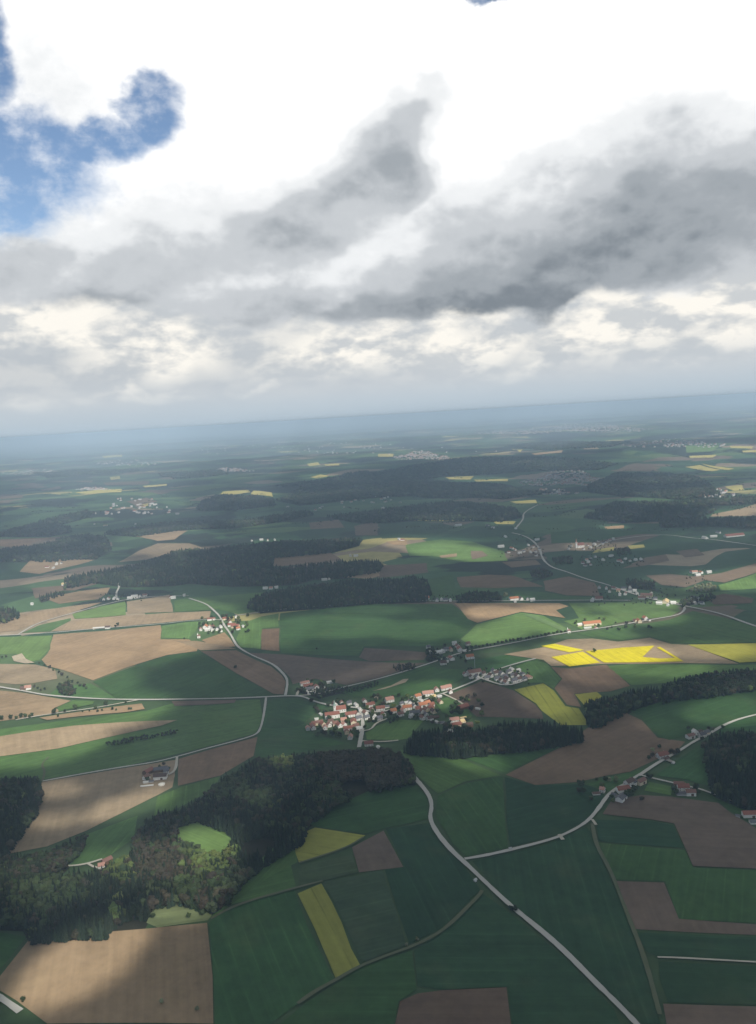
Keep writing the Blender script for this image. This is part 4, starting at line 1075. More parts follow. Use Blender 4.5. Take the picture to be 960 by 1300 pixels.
hamlet("at the white-tank farm", "buildings of the farm with the tank", 20, True, [
    (188.5, 982, "r", "b", {"L": 19, "W": 12, "rot": 62, "kind": ba}), (186, 989.5, "m", "w", {"L": 12, "W": 9, "rot": 62}), (204.5, 979.5, "g", "b", {"L": 25, "W": 11, "rot": 12, "kind": ba}), (211.5, 982, "g", "w", {"L": 9, "W": 10, "rot": 12, "h": 6}),
    (204, 989, "d", "w", {"L": 24, "W": 12, "rot": 3, "kind": ba, "h": 6.5}), (185.5, 994.5, "w", "w", {"L": 9, "W": 4, "rot": 5, "kind": sh}), (192.5, 993.5, "g", "y", {"L": 8, "W": 5, "rot": 5, "kind": sh}), (187, 998.5, "w", "y", {"L": 22, "W": 3.5, "rot": 5, "kind": sh, "h": 1.6})])
hamlet("in the winding-road hamlet", "houses of the left-hand hamlet", 10, True, [
    (268.5, 787.5, "r", "w", {"L": 26, "W": 10, "rot": 8, "kind": ba}), (255, 800.5, "p", "w", {"L": 15}), (261, 797.5, "o", "w", {"L": 20, "W": 13, "kind": fh}), (263.5, 801, "w", "w", {"L": 16}), (266.5, 797, "p", "w", {}), (271, 797.5, "r", "w", {"L": 16}),
    (269.5, 801, "w", "w", {}), (276, 800, "g", "w", {"L": 16}), (280.5, 797, "w", "w", {}), (280.3, 802, "g", "w", {}), (285.5, 787, "r", "c", {}), (292, 791, "m", "w", {"L": 18}), (294.5, 795, "r", "w", {"L": 24, "W": 14, "kind": ba}),
    (299, 797, "r", "c", {"L": 26, "W": 14, "rot": -15, "kind": fh}), (302.5, 799.5, "o", "w", {"L": 12}), (309, 796, "w", "w", {"L": 18, "W": 8, "kind": sh}), (300, 784, "g", "w", {"L": 16})])
hamlet("by the orange-roofed valley farm", "buildings of the long orange-roofed farm", 12, True, [
    (751, 793.5, "o", "c", {"L": 54, "W": 18, "rot": 9, "kind": ba, "h": 6.5}), (746, 798, "w", "w", {"L": 22, "W": 7, "rot": 9, "kind": sh}), (736, 795, "w", "c", {"L": 14, "W": 8}), (757, 798, "p", "w", {"L": 10, "W": 7, "kind": sh}),
    (811, 790, "o", "c", {"L": 19, "W": 12}), (819, 786.5, "o", "w", {"L": 16, "W": 12, "rot": 100}), (806.5, 790, "m", "c", {"L": 14}), (824, 788, "g", "w", {"L": 10, "W": 7, "kind": sh})])
hamlet("in the road-loop hamlet", "houses of the row hamlet", -15, False, [
    (752, 763, "w", "w", {"L": 18}), (760.5, 761.5, "r", "w", {"L": 24, "W": 14}), (761, 747, "m", "w", {}), (770, 748, "p", "w", {}), (779, 748, "m", "w", {}), (785, 751, "p", "c", {}), (792, 748.5, "g", "w", {"L": 16}), (800, 751, "g", "w", {}),
    (806, 751.5, "w", "w", {}), (794, 755, "m", "w", {"L": 18}), (774, 752, "d", "w", {}), (787, 756, "w", "w", {"L": 14}), (800, 747, "w", "w", {}), (809, 755, "w", "w", {"L": 18}), (821, 757.5, "m", "c", {"L": 36, "W": 18, "kind": ba}),
    (815, 760.5, "m", "w", {"L": 24}), (832, 761.5, "g", "w", {}), (845, 765.5, "s", "c", {"L": 34, "W": 18, "kind": ba}), (837, 767.5, "w", "w", {"L": 18}), (855, 767, "w", "w", {"L": 16}), (848, 769, "w", "w", {"L": 22, "W": 8, "kind": sh}), (827, 754, "d", "w", {})])
hamlet("at the pale farm, right", "buildings of the pale right-hand farm", 10, False, [
    (882, 727.5, "p", "w", {"L": 22}), (890, 728, "o", "w", {"L": 16}), (886, 731.5, "w", "w", {"L": 20}), (900, 727.5, "w", "w", {"L": 20}), (878, 727, "m", "w", {"L": 14})])
hamlet("at the grey farm, right", "buildings of the grey right-hand farm", 20, False, [
    (884, 762, "g", "w", {"L": 26, "W": 16}), (890.5, 767, "g", "w", {"L": 18}), (876.5, 763, "w", "w", {"L": 18}), (882, 767, "w", "y", {"L": 14})])
hamlet("on the far right road", "buildings of the far red farm", 8, False, [
    (932, 681, "r", "w", {"L": 90, "W": 24, "rot": 10, "kind": ba}), (906, 682, "w", "w", {"L": 30}), (895, 684, "w", "w", {"L": 34, "W": 14}), (912, 677, "g", "w", {"L": 26})])
hamlet("in the far tower village", "houses of the far church village", 20, False, [
    (746, 693, "m", "w", {}), (755, 692, "w", "w", {"L": 16}), (765, 691, "g", "w", {}), (774, 687, "p", "w", {}), (770, 689, "m", "w", {}), (779, 685, "w", "w", {}), (725, 694, "g", "w", {}), (722, 698, "w", "w", {}), (741, 698, "m", "w", {}), (750, 696, "w", "w", {}), (760, 688, "d", "w", {})])
hamlet("in the lower far hamlet", "houses of the lower far hamlet", 10, False, [
    (740, 716, "m", "w", {}), (745, 712, "p", "w", {}), (750, 718, "r", "w", {}), (756, 708, "g", "w", {}), (750, 710, "d", "w", {}), (766, 712, "w", "w", {}), (776, 707, "w", "w", {"L": 18}), (786, 713, "r", "w", {"L": 18}), (794, 711, "w", "w", {}), (800, 713, "m", "w", {}),
    (807, 712, "w", "w", {}), (814, 711, "w", "w", {}), (747, 715, "w", "w", {}), (743, 719, "d", "w", {}), (790, 715, "p", "w", {})])
hamlet("in the far curve hamlet", "houses of the curve hamlet", 15, False, [
    (636, 695, "w", "w", {"L": 30, "W": 14}), (650, 697, "o", "w", {"L": 26}), (646, 702, "m", "w", {}), (660, 703, "w", "w", {"L": 18}), (665, 701, "g", "w", {}), (671, 693, "w", "w", {}), (677, 695, "m", "w", {}), (680, 701, "m", "w", {"L": 18}), (681, 706, "d", "w", {}),
    (674, 702, "w", "w", {}), (685, 698, "g", "w", {}), (642, 682, "w", "w", {"L": 26}), (682, 686, "w", "w", {"L": 22}), (619, 668, "g", "w", {"L": 20}), (626, 671, "w", "w", {"L": 18}), (582, 668, "w", "w", {"L": 40, "W": 14}), (655, 672, "w", "w", {}), (654, 699, "p", "w", {})])
hamlet("on the sunlit green slope", "buildings of the lone slope farm", 10, False, [(507, 685.5, "w", "w", {"L": 26}), (511, 686.5, "r", "w", {"L": 20})])
hamlet("on the straight far road", "houses on the straight far road", 5, False, [
    (541, 761, "o", "w", {"L": 22, "W": 14}), (555, 763, "g", "w", {"L": 22}), (566, 763, "g", "w", {"L": 16}), (572, 763.5, "w", "w", {"L": 14}), (561, 762.5, "w", "w", {}), (652.5, 761.5, "o", "w", {"L": 30, "W": 16, "kind": ba}), (661, 761, "d", "w", {"L": 26}), (654, 764, "w", "w", {"L": 20, "W": 8, "kind": sh}), (676, 763, "w", "w", {"L": 16}), (670, 762, "g", "w", {})])
hamlet("in the small left hamlet", "houses of the small left hamlet", 8, False, [
    (132, 762, "g", "w", {}), (138, 761, "m", "w", {}), (145, 761, "w", "w", {}), (150, 761.5, "g", "w", {}), (165, 760.5, "w", "w", {"L": 18}), (171, 759, "w", "w", {"L": 24, "W": 14}), (184, 757, "m", "w", {"L": 18}), (178, 758, "g", "w", {}), (220, 760, "w", "w", {"L": 18}), (234, 757, "w", "w", {"L": 9, "W": 9}), (217, 759.5, "m", "w", {})])
hamlet("near the tan left fields", "lone farm buildings at left", 5, False, [
    (84, 743, "s", "w", {"L": 34, "W": 14}), (60, 721, "r", "w", {"L": 20}), (72, 717, "w", "w", {"L": 30, "W": 14}), (68, 722, "w", "w", {"L": 22}), (78, 716, "g", "w", {"L": 18}), (127, 798, "w", "c", {"L": 44, "W": 9, "rot": 8, "kind": sh}), (137, 798, "d", "w", {"L": 16, "W": 9}),
    (36, 875, "p", "w", {"L": 15, "W": 11}), (30, 876, "d", "b", {"L": 14, "W": 9}), (41, 768, "w", "w", {"L": 9, "W": 8})])
hamlet("by the wide dark wood", "farm buildings by the wide dark wood", 5, False, [
    (332, 686, "w", "w", {"L": 20}), (340, 686.5, "p", "w", {"L": 24}), (349, 686, "w", "w", {"L": 26}), (320, 687, "d", "w", {}), (337, 748, "w", "w", {"L": 18}), (344, 748, "p", "w", {}), (351, 747, "w", "w", {}), (445, 706, "w", "w", {"L": 24}), (452, 706.5, "w", "w", {"L": 20}), (412, 737, "w", "w", {"L": 22}), (418, 736, "m", "w", {}),
    (172, 666, "w", "w", {"L": 36}), (120, 666, "w", "w", {"L": 28}), (134, 668, "s", "w", {"L": 30})])
hamlet("in the lower right hamlet", "buildings of the right-hand farm hamlet", 30, True, [
    (799, 997, "d", "w", {"L": 17, "W": 11, "rot": 35, "kind": fh, "h": 7}), (805.5, 996, "g", "w", {"L": 9, "W": 8, "rot": 35}), (814, 995, "m", "c", {"L": 17, "W": 10, "rot": 35, "kind": ba}), (791, 1005, "r", "w", {"L": 21, "W": 13, "rot": 10, "kind": ba}),
    (789, 1016, "g", "w", {"L": 20, "W": 12, "rot": 50, "kind": ba}), (780, 1010.5, "g", "y", {"L": 8, "W": 6, "kind": sh}), (765, 1005.5, "p", "w", {"L": 8, "W": 7, "rot": -35}), (757, 1009, "d", "w", {"L": 12, "W": 7, "rot": 0, "kind": sh})])
hamlet("at the lower right lane", "buildings of the lane farm", 5, True, [
    (862, 998.5, "m", "b", {"L": 16, "W": 9, "rot": -15, "kind": ba}), (867.5, 1003, "r", "w", {"L": 18, "W": 11, "rot": -5, "kind": fh}), (866, 1009, "g", "y", {"L": 18, "W": 9, "rot": -5, "kind": sh}), (877, 1009, "m", "w", {"L": 15, "W": 11, "rot": -8, "kind": ba}), (875, 1003, "g", "y", {"L": 8, "W": 6, "kind": sh})])
hamlet("on the upper right lane", "buildings on the upper right lane", 25, True, [
    (841, 962, "r", "w", {"L": 20, "W": 12, "rot": 20, "kind": fh}), (845.5, 964.5, "d", "y", {"L": 11, "W": 8, "rot": 25, "kind": sh}), (854.5, 970, "w", "w", {"L": 4, "W": 4, "rot": 25, "kind": "hut"}),
    (882.5, 932.5, "w", "w", {"L": 10, "W": 9, "rot": 100, "h": 6}), (876.5, 937, "m", "w", {"L": 16, "W": 10, "rot": 20, "kind": ba}), (891.5, 935.5, "g", "w", {"L": 14, "W": 9, "rot": 25}), (897, 932.5, "g", "c", {"L": 12, "W": 8, "rot": 25}), (888, 930, "d", "y", {"L": 10, "W": 7, "kind": sh})])
hamlet("below the right-edge wood", "buildings of the farm at the right edge", 5, True, [
    (953, 1037, "r", "w", {"L": 24, "W": 11, "rot": -4, "kind": ba, "h": 6}), (958, 1045, "g", "w", {"L": 14, "W": 9, "rot": -4, "kind": sh}), (937, 1037.5, "g", "y", {"L": 6, "W": 4, "rot": -30, "kind": sh})])
hamlet("in the wood clearing", "buildings in the wood clearing", 15, True, [(129.5, 1102.5, "p", "w", {"L": 9, "W": 7, "rot": 15}), (136, 1096, "m", "b", {"L": 14, "W": 9, "rot": 50, "kind": ba})])
hamlet("by the pale road", "roadside huts and chapels", 10, True, [(603.5, 1119, "w", "w", {"L": 3.6, "W": 3, "rot": 40, "kind": "hut"}), (648, 1079, "w", "y", {"L": 3.4, "W": 2.6, "rot": 10, "kind": "hut"})])

# labels: what it looks like and where; look-alikes of one hamlet are told apart by their order from the left
by = {}
for hs in HOUSES: by.setdefault((hs[1], hs[3]), []).append(hs)
for (look, place), lst in by.items():
    lst.sort(key=lambda q: q[4])
    for i, hs in enumerate(lst):
        if len(lst) == 1: lb = f"{look} {place}"
        elif i == 0: lb = f"{look} {place}, the leftmost"
        else: lb = f"{look} {place}, {_ORD[min(i, 11)].strip()} from left"
        tag(hs[0], lb, hs[2], hs[6])


def church(px, py, near, rot, label, s=1.0, spire=(.25, .33, .29)):
    g = at([(px, py)])[0]
    e = link("church", None); e.location = (float(g[0]), float(g[1]), float(g[2]) + .25); e.rotation_euler = (0, 0, R(rot)); e.scale = (s, s, s)
    tag(e, label, "church")
    gable(e, 22, 10, 8, 7, "r", "w", .5)
    t = link("tower", box_mesh("tower", -16.2, -11.05, -2.6, 2.6, -1.5, 17, M_WALL), e); t.color = c4(WC["w"][0])
    prof = [(3.7, 17.0), (3.3, 18.4), (1.9, 20.5), (1.7, 22), (2.0, 23.4), (1.2, 25.5), (.25, 29.5)]
    v = []; k = 8
    for r0, z in prof:
        for i in range(k):
            a = 2 * math.pi * (i + .5) / k; v.append((-13.6 + math.cos(a) * r0, math.sin(a) * r0, z))
    f = [tuple(range(k))[::-1]] + [(j * k + i, j * k + (i + 1) % k, (j + 1) * k + (i + 1) % k, (j + 1) * k + i) for j in range(len(prof) - 1) for i in range(k)]
    f.append(tuple((len(prof) - 1) * k + i for i in range(k)))
    sp = link("spire", np_mesh("spire", v, f, M_ROOF), t); sp.color = c4(spire)
    for i, (a, zz) in enumerate(((0, 14.2), (1, 14.2))):
        o = link("belfry_opening", ME_WIN if a == 0 else ME_WINX, t); o.location = (-13.6, -2.63, zz) if a == 0 else (-16.23, 0, zz); o.scale = (1.4, 1.4, 1.6)
    for i in range(4):
        o = link("window", ME_WIN, e); o.location = (-8 + i * 5.3, -5.02, 4.4); o.scale = (.9, 1, 2.2)
    BLD.append((g[0], g[1], 15))


church(433, 904, True, 14, "white village church with red roof and slim grey-green tower among red roofs", .95)
church(737, 695, False, 12, "far white church with tall pale tower in the distant village", 1.35, (.35, .2, .16))


def chapel(px, py, label, s=1.0):
    g = at([(px, py)])[0]
    e = link("chapel", None); e.location = (float(g[0]), float(g[1]), float(g[2]) + .2); e.rotation_euler = (0, 0, .3); e.scale = (s, s, s)
    tag(e, label, "chapel")
    gable(e, 5.5, 4.2, 4.2, 2.2, "m", "w", .3)
    t = link("bell_turret", np_mesh("bell_turret", [(-2.4, -.7, 5), (-1, -.7, 5), (-1, .7, 5), (-2.4, .7, 5), (-2.4, -.7, 8), (-1, -.7, 8), (-1, .7, 8), (-2.4, .7, 8), (-1.7, 0, 10.5)],
                                   [(0, 1, 5, 4), (1, 2, 6, 5), (2, 3, 7, 6), (3, 0, 4, 7), (4, 5, 8), (5, 6, 8), (6, 7, 8), (7, 4, 8), (3, 2, 1, 0)], M_WALL), e); t.color = c4(WC["w"][0])
    o = link("door", ME_DOOR, e); o.location = (0, -2.15, 0)


chapel(722, 803.5, "tiny white chapel where the hedge line meets the lane to the orange-roofed barn", 1.5)
chapel(252.5, 810, "tiny white chapel standing alone in front of the winding-road hamlet at left", 1.5)

# round tank of the farm
g = at([(205.5, 997)])[0]
e = link("storage_tank", None); e.location = (float(g[0]), float(g[1]), float(g[2])); tag(e, "round white storage tank in front of the long white barn", "tank")
BLD.append((g[0], g[1], 9)); k = 28; a = np.linspace(0, 2 * np.pi, k, endpoint=False)
v = np.concatenate([np.column_stack([np.cos(a) * 5.6, np.sin(a) * 5.6, np.full(k, z)]) for z in (-1.2, 2.6)])
w = link("wall", np_mesh("wall", v, [(i, (i + 1) % k, k + (i + 1) % k, k + i) for i in range(k)], M_WALL), e); w.color = (.62, .6, .54, 1)
v = np.concatenate([np.column_stack([np.cos(a) * 5.75, np.sin(a) * 5.75, np.full(k, 2.5)]), np.column_stack([np.cos(a) * 5.75, np.sin(a) * 5.75, np.full(k, 2.75)]), [[0, 0, 3.9]]])
w = link("cover", np_mesh("cover", v, [(i, (i + 1) % k, k + (i + 1) % k, k + i) for i in range(k)] + [(k + i, k + (i + 1) % k, 2 * k) for i in range(k)], M_WALL), e); w.color = (.74, .71, .62, 1)

# slender mast beyond the estate barn
g = at([(603, 848)])[0]
e = link("radio_mast", None); e.location = (float(g[0]), float(g[1]), float(g[2])); tag(e, "thin pale mast standing in the green field beyond the large barn", "mast")
kk = 6; a = np.linspace(0, 2 * np.pi, kk, endpoint=False)
v = np.concatenate([np.column_stack([np.cos(a) * r0, np.sin(a) * r0, np.full(kk, z)]) for r0, z in ((.8, -.5), (.35, 26))])
link("pole", np_mesh("pole", v, [(i, (i + 1) % kk, kk + (i + 1) % kk, kk + i) for i in range(kk)] + [tuple(range(kk, 2 * kk))], M_STEEL), e)
link("aerial_head", box_mesh("aerial_head", -.9, .9, -.9, .9, 22.5, 25.4, M_STEEL), e)

# ------------------------------------------------------------------ lone trees
BLDA = np.array(BLD); RP = np.concatenate(ROAD_PTS)


def free(x, y, r=3.0):
    return np.min(np.hypot(BLDA[:, 0] - x, BLDA[:, 1] - y) - BLDA[:, 2]) > r - 2 and np.min(np.hypot(RP[:, 0] - x, RP[:, 1] - y)) > r + 3


def tree_at(px, py, h, kind, tint, label, group, wide=1.0, check=False, name=None):
    g = at([(px, py)])[0]
    if check and not free(g[0], g[1]): return
    lone_tree(float(g[0]), float(g[1]), h, kind, tint, label, group, wide, name)


row = [(2, 915, 13), (14, 914, 12), (21, 914, 10), (27, 912, 13), (33, 912, 12), (38, 912, 9), (41, 910, 10), (69, 908, 16), (74, 911, 8), (83, 905, 9), (96, 902.5, 16), (122, 902, 13), (124, 905, 8), (135, 897, 14),
       (130, 903.5, 7), (143, 902, 9), (148, 903, 7), (160, 893, 8), (164, 902, 8), (167, 901.5, 7), (105, 905, 6), (114, 904, 6)]
for i, (px, py, h) in enumerate(row):
    tree_at(px, py, h, "b", T_MID if i % 3 else T_DARK, unique(f"{'tall' if h > 12 else 'low'} dark green tree in the roadside row left of the straight road"), "trees of the roadside row", 1.0)
for i, (px, py, h) in enumerate([(50, 843, 6), (57, 846, 7), (63, 849, 10), (68, 852, 8), (75, 855, 8), (79, 858, 10), (86, 861, 7), (102, 872, 8), (107, 873, 10), (110, 875, 7), (99, 868, 6), (8, 835, 8), (3, 836, 9), (92, 867, 8), (44, 873, 8), (48, 875, 7), (57, 876, 7), (52, 877, 6), (28, 873, 7)]):
    tree_at(px, py, h, "b", (T_MID, T_DARK, T_BROWN)[i % 3], "low bushy tree in the hedge line along the light brown field at left", "bushy trees along the brown field", 1.25)
for i in range(26):
    t = i / 25
    px = 598 + 124 * t; py = 826.5 - 22 * t
    tree_at(px + random.uniform(-1, 1), py - 1.6 + random.uniform(-.4, .4), random.uniform(7, 12), "b", (T_DARK, T_MID, T_BROWN)[i % 3], "dark tree in the hedge line running up to the tiny white chapel", "trees of the valley hedge line", 1.1)
for px, py, h in [(654, 1157, 7), (649, 1155.5, 6)]:
    tree_at(px, py, h, "b", T_DARK, unique("dark tree overhanging the pale road near the grassy track"), "trees overhanging the pale road", 1.5)
for px, py, h, tn, lb in [(774, 993, 9, T_PALE, "pale blossoming tree above the right-hand farm hamlet"), (782, 991, 8, T_PALE, "second pale blossoming tree above the right-hand farm hamlet"),
                          (642.5, 759, 20, T_PALE, "tall pale round tree left of the orange-roofed barn on the straight far road"), (755, 829, 12, T_DARK, "dark single tree at the edge of the bright rapeseed"),
                          (299, 849, 10, T_DARK, "dark single tree in the brown field at the winding road"), (402, 825, 7, T_DARK, "single small tree in the wide green field"),
                          (837, 951, 9, T_DARK, "dark single tree at the tip of the brown field"), (738, 1001, 14, T_DARK, "tall dark tree left of the small white hamlet house"), (741, 1009, 12, T_DARK, "dark broad tree in front of the small hamlet house"),
                          (735, 1008, 10, T_BROWN, "brownish tree left of the small hamlet house"), (796, 1014, 13, T_DARK, "dark round tree right of the grey-roofed hamlet barn"), (801, 1011, 13, T_DARK, "dark tall tree beside the dark hamlet orchard"),
                          (806, 1006, 12, T_DARK, "dark tree between the hamlet houses and the brown field"), (826, 990, 10, T_DARK, "dark tree at the start of the narrow lane"), (823, 988, 9, T_DARK, "dark tree at the lane corner"),
                          (856, 1006, 12, T_DARK, "dark tree left of the lane farm"), (859, 1010, 10, T_DARK, "dark tree in front of the lane farm"), (884, 1004, 12, T_DARK, "dark tree right of the lane farm"), (887, 1009, 9, T_DARK, "low dark tree right of the lane farm"),
                          (857, 960, 12, T_BROWN, "brownish tree right of the upper lane farm"), (861, 958, 12, T_BROWN, "second brownish tree right of the upper lane farm"), (852, 957, 10, T_BROWN, "brownish tree behind the upper lane farm"),
                          (828, 962, 10, T_BROWN, "brownish tree left of the upper lane farm"), (824, 965, 9, T_DARK, "dark tree left of the upper lane farm"), (829, 955, 9, T_PALE, "pale tree behind the upper lane farm"),
                          (891, 941, 9, T_DARK, "dark tree across the lane from the white lane house"), (918, 926, 9, T_DARK, "dark roadside tree at the edge of the sunlit lane"), (874, 927, 9, T_DARK, "dark tree behind the white lane house"),
                          (905, 928, 8, T_PALE, "pale tree beside the sunlit lane"), (900, 927, 8, T_BROWN, "brownish tree beside the sunlit lane houses"),
                          (150, 795, 12, T_DARK, "dark tree at the end of the long white shed"), (147, 797, 10, T_DARK, "dark tree right of the long white shed"), (234, 812, 7, T_DARK, "dark bush beside the small sandy patch"),
                          (195, 1166, 8, T_MID, "green bush on the pale rough meadow"), (215, 1150, 9, T_DARK, "dark bush on the pale rough meadow"), (248, 1155, 9, T_DARK, "dark round bush near the right end of the pale meadow"), (257, 1163, 9, T_DARK, "dark round bush at the corner of the pale meadow"),
                          (240, 1166, 7, T_MID, "small green bush above the lower brown field"), (205, 1275, 6, T_PALE, "pale bush at the bottom of the lower left field"), (250, 1284, 6, T_PALE, "pale bush at the bottom edge"), (30, 1272, 7, T_DARK, "dark bush beside the road in the bottom left corner"),
                          (516, 1202, 5, T_PALE, "pale low bush on the grassy track"), (530, 1196, 6, T_PALE, "pale tall weed bush on the grassy track")]:
    tree_at(px, py, h, "b", tn, lb, None, 1.15)
GARDEN = [("church village", 395, 465, 888, 938, 44, 11), ("church village", 465, 560, 884, 920, 52, 10), ("right end of the church village", 560, 612, 884, 932, 26, 12), ("new estate", 592, 672, 850, 870, 26, 7), ("hamlet beyond the church village", 542, 600, 816, 845, 26, 10),
          ("white farm at the crossroads", 380, 428, 864, 884, 15, 11), ("farm with the round white tank", 183, 222, 972, 1000, 8, 8), ("winding-road hamlet at left", 250, 316, 783, 806, 26, 12), ("long orange-roofed barn", 730, 830, 786, 801, 14, 10),
          ("right-hand farm hamlet", 750, 822, 990, 1020, 14, 10)]
for nm, x0, x1, y0, y1, n, h in GARDEN:
    for i in range(int(n * 1.7)):
        px, py = random.uniform(x0, x1), random.uniform(y0, y1)
        tn, w = random.choice([(T_DARK, "dark"), (T_DARK, "dark"), (T_MID, "green"), (T_BROWN, "brownish"), (T_MID, "green"), (T_FRESH, "fresh green")])
        tree_at(px, py, h * random.uniform(.6, 1.2), "b", tn, f"{w} garden tree among the buildings of the {nm}", f"{w} garden trees of the {nm}", 1.15, True, "garden_tree")
for nm, x0, x1, y0, y1, n in [("far church tower village", 718, 785, 684, 700, 70), ("lower far hamlet", 735, 818, 705, 720, 80), ("curve hamlet", 632, 690, 680, 708, 70), ("row hamlet", 752, 860, 744, 770, 90), ("grey and pale farms at right", 870, 905, 724, 768, 36),
                              ("straight far road", 535, 580, 757, 765, 30), ("small left hamlet", 126, 190, 754, 764, 70), ("far plain hamlets", 620, 660, 664, 674, 24)]:
    P = at(np.column_stack([RNG.uniform(x0, x1, n), RNG.uniform(y0, y1, n)]))[:, :2]
    P = P[[free(p[0], p[1], 2) for p in P]]
    n = len(P)
    tn = np.array([T_DARK, T_MID, T_BROWN])[RNG.integers(0, 3, n)]
    scatter("garden_trees", P, RNG.uniform(4, 8, n), np.full(n, "b"), tn, f"garden trees and hedges around the houses of the {nm}")

# hedges and copses scattered over the far plain
n = 420
pp = np.column_stack([RNG.uniform(-40, 1000, n), 585 + 90 * RNG.uniform(0, 1, n)])
P = at(pp)[:, :2]
P2 = np.concatenate([P + np.column_stack([np.cos(np.floor(P[:, 0] / 400) * 1.3), np.sin(np.floor(P[:, 0] / 400) * 1.3)]) * (j * 18.0) for j in range(5)])
P2 = P2 + RNG.normal(0, 4, P2.shape)
scatter("hedgerows", P2, RNG.uniform(4, 9, len(P2)), np.full(len(P2), "b"), np.array([T_DARK, T_BROWN, T_MID])[RNG.integers(0, 3, len(P2))], "hedgerows and copses dotted over the distant fields")

# ------------------------------------------------------------------ far towns: masses of tiny houses
def town(cx, cy, rx, ry, n, label, big=1.0):
    V, Fq, o = [], [], 0
    t = RNG.uniform(0, 6.28, n); q = np.sqrt(RNG.uniform(0, 1, n)) * (1 + .3 * np.sin(3 * t))
    g = at(np.column_stack([cx + np.cos(t) * q * rx, cy + np.sin(t) * q * ry]))
    mats = []
    for p in g:
        L, W, h = random.uniform(11, 22) * big, random.uniform(9, 12) * big, random.uniform(5, 8) * (1 + .5 * (big - 1)); a = random.choice((.4, 1.97)) + random.uniform(-.3, .3)
        ca, sa = math.cos(a), math.sin(a)
        x, y = L / 2, W / 2
        loc = [(-x, -y, -3), (x, -y, -3), (x, y, -3), (-x, y, -3), (-x, -y, h), (x, -y, h), (x, y, h), (-x, y, h), (-x, 0, h + y * .8), (x, 0, h + y * .8)]
        V += [(p[0] + ca * u - sa * w, p[1] + sa * u + ca * w, p[2] + z) for u, w, z in loc]
        Fq += [tuple(o + i for i in f) for f in ((0, 1, 5, 4), (2, 3, 7, 6), (1, 2, 6, 9, 5), (3, 0, 4, 8, 7), (4, 5, 9, 8), (6, 7, 8, 9))]
        rm = random.choice((1, 1, 2, 2, 3, 0)); mats += [0, 0, 0, 0, rm, rm]
        o += 10
    me = np_mesh("town", V, Fq)
    for m in (M_TWALL, M_TRED, M_TBROWN, M_TGREY): me.materials.append(m)
    me.polygons.foreach_set("material_index", mats)
    tag(link("town", me), label, "town", kind="stuff")


M_TWALL = simple_mat("town_wall", (.36, .35, .33), (.55, .53, .50), .02)
M_TRED = simple_mat("town_red_roof", (.22, .09, .065), (.40, .17, .11), .01)
M_TBROWN = simple_mat("town_brown_roof", (.14, .09, .07), (.28, .17, .13), .01)
M_TGREY = simple_mat("town_grey_roof", (.12, .12, .13), (.3, .3, .3), .01)
town(535, 579, 30, 5, 330, "small distant town of red and white roofs in the far centre", 1.1)
town(720, 609, 52, 9, 330, "shaded far village scattered below the dark ridge", 1.1)
town(745, 544, 70, 5.0, 480, "pale far city spread near the horizon", 1.6)
town(650, 549, 40, 2.5, 160, "pale outskirts left of the far city", 1.6)
town(50, 600, 45, 3, 150, "pale scattered town in the hazy left plain", 1.3)
town(160, 588, 35, 4, 60, "few pale houses beyond the far left fields", 1.4)
town(118, 621, 20, 1.8, 60, "thin row of houses behind the long yellow field", 1.1)
town(292, 597, 26, 2.2, 110, "pale reddish hamlet in the far left plain", 1.3)
town(860, 564, 60, 5, 110, "scattered far houses at upper right", 1.5)
town(170, 645, 60, 10, 46, "scattered farms in the left distance", 1.2)
town(700, 625, 30, 4, 40, "scattered houses below the shaded far village", 1.1)
town(910, 628, 22, 5, 36, "scattered houses around the sunlit sandy field", 1.1)
town(450, 640, 90, 12, 40, "scattered farms on the dark far slope", 1.1)
town(400, 570, 200, 8, 80, "scattered pale houses over the hazy plain", 1.7)

# ------------------------------------------------------------------ sun and an added, unseen cloud deck shaped to shade the land
SUN_EL, SUN_AZ = R(41), R(153)          # behind the viewer's right shoulder (azimuth clockwise from +Y)
S = np.array([math.sin(SUN_AZ) * math.cos(SUN_EL), math.cos(SUN_AZ) * math.cos(SUN_EL), math.sin(SUN_EL)])
sl = bpy.data.lights.new("sun", 'SUN'); sl.energy = 5.0; sl.angle = R(.53); sl.color = (1, .96, .89)
so = bpy.data.objects.new("sun", sl); COL.objects.link(so)
so.rotation_euler = Vector(S).to_track_quat('Z', 'Y').to_euler()

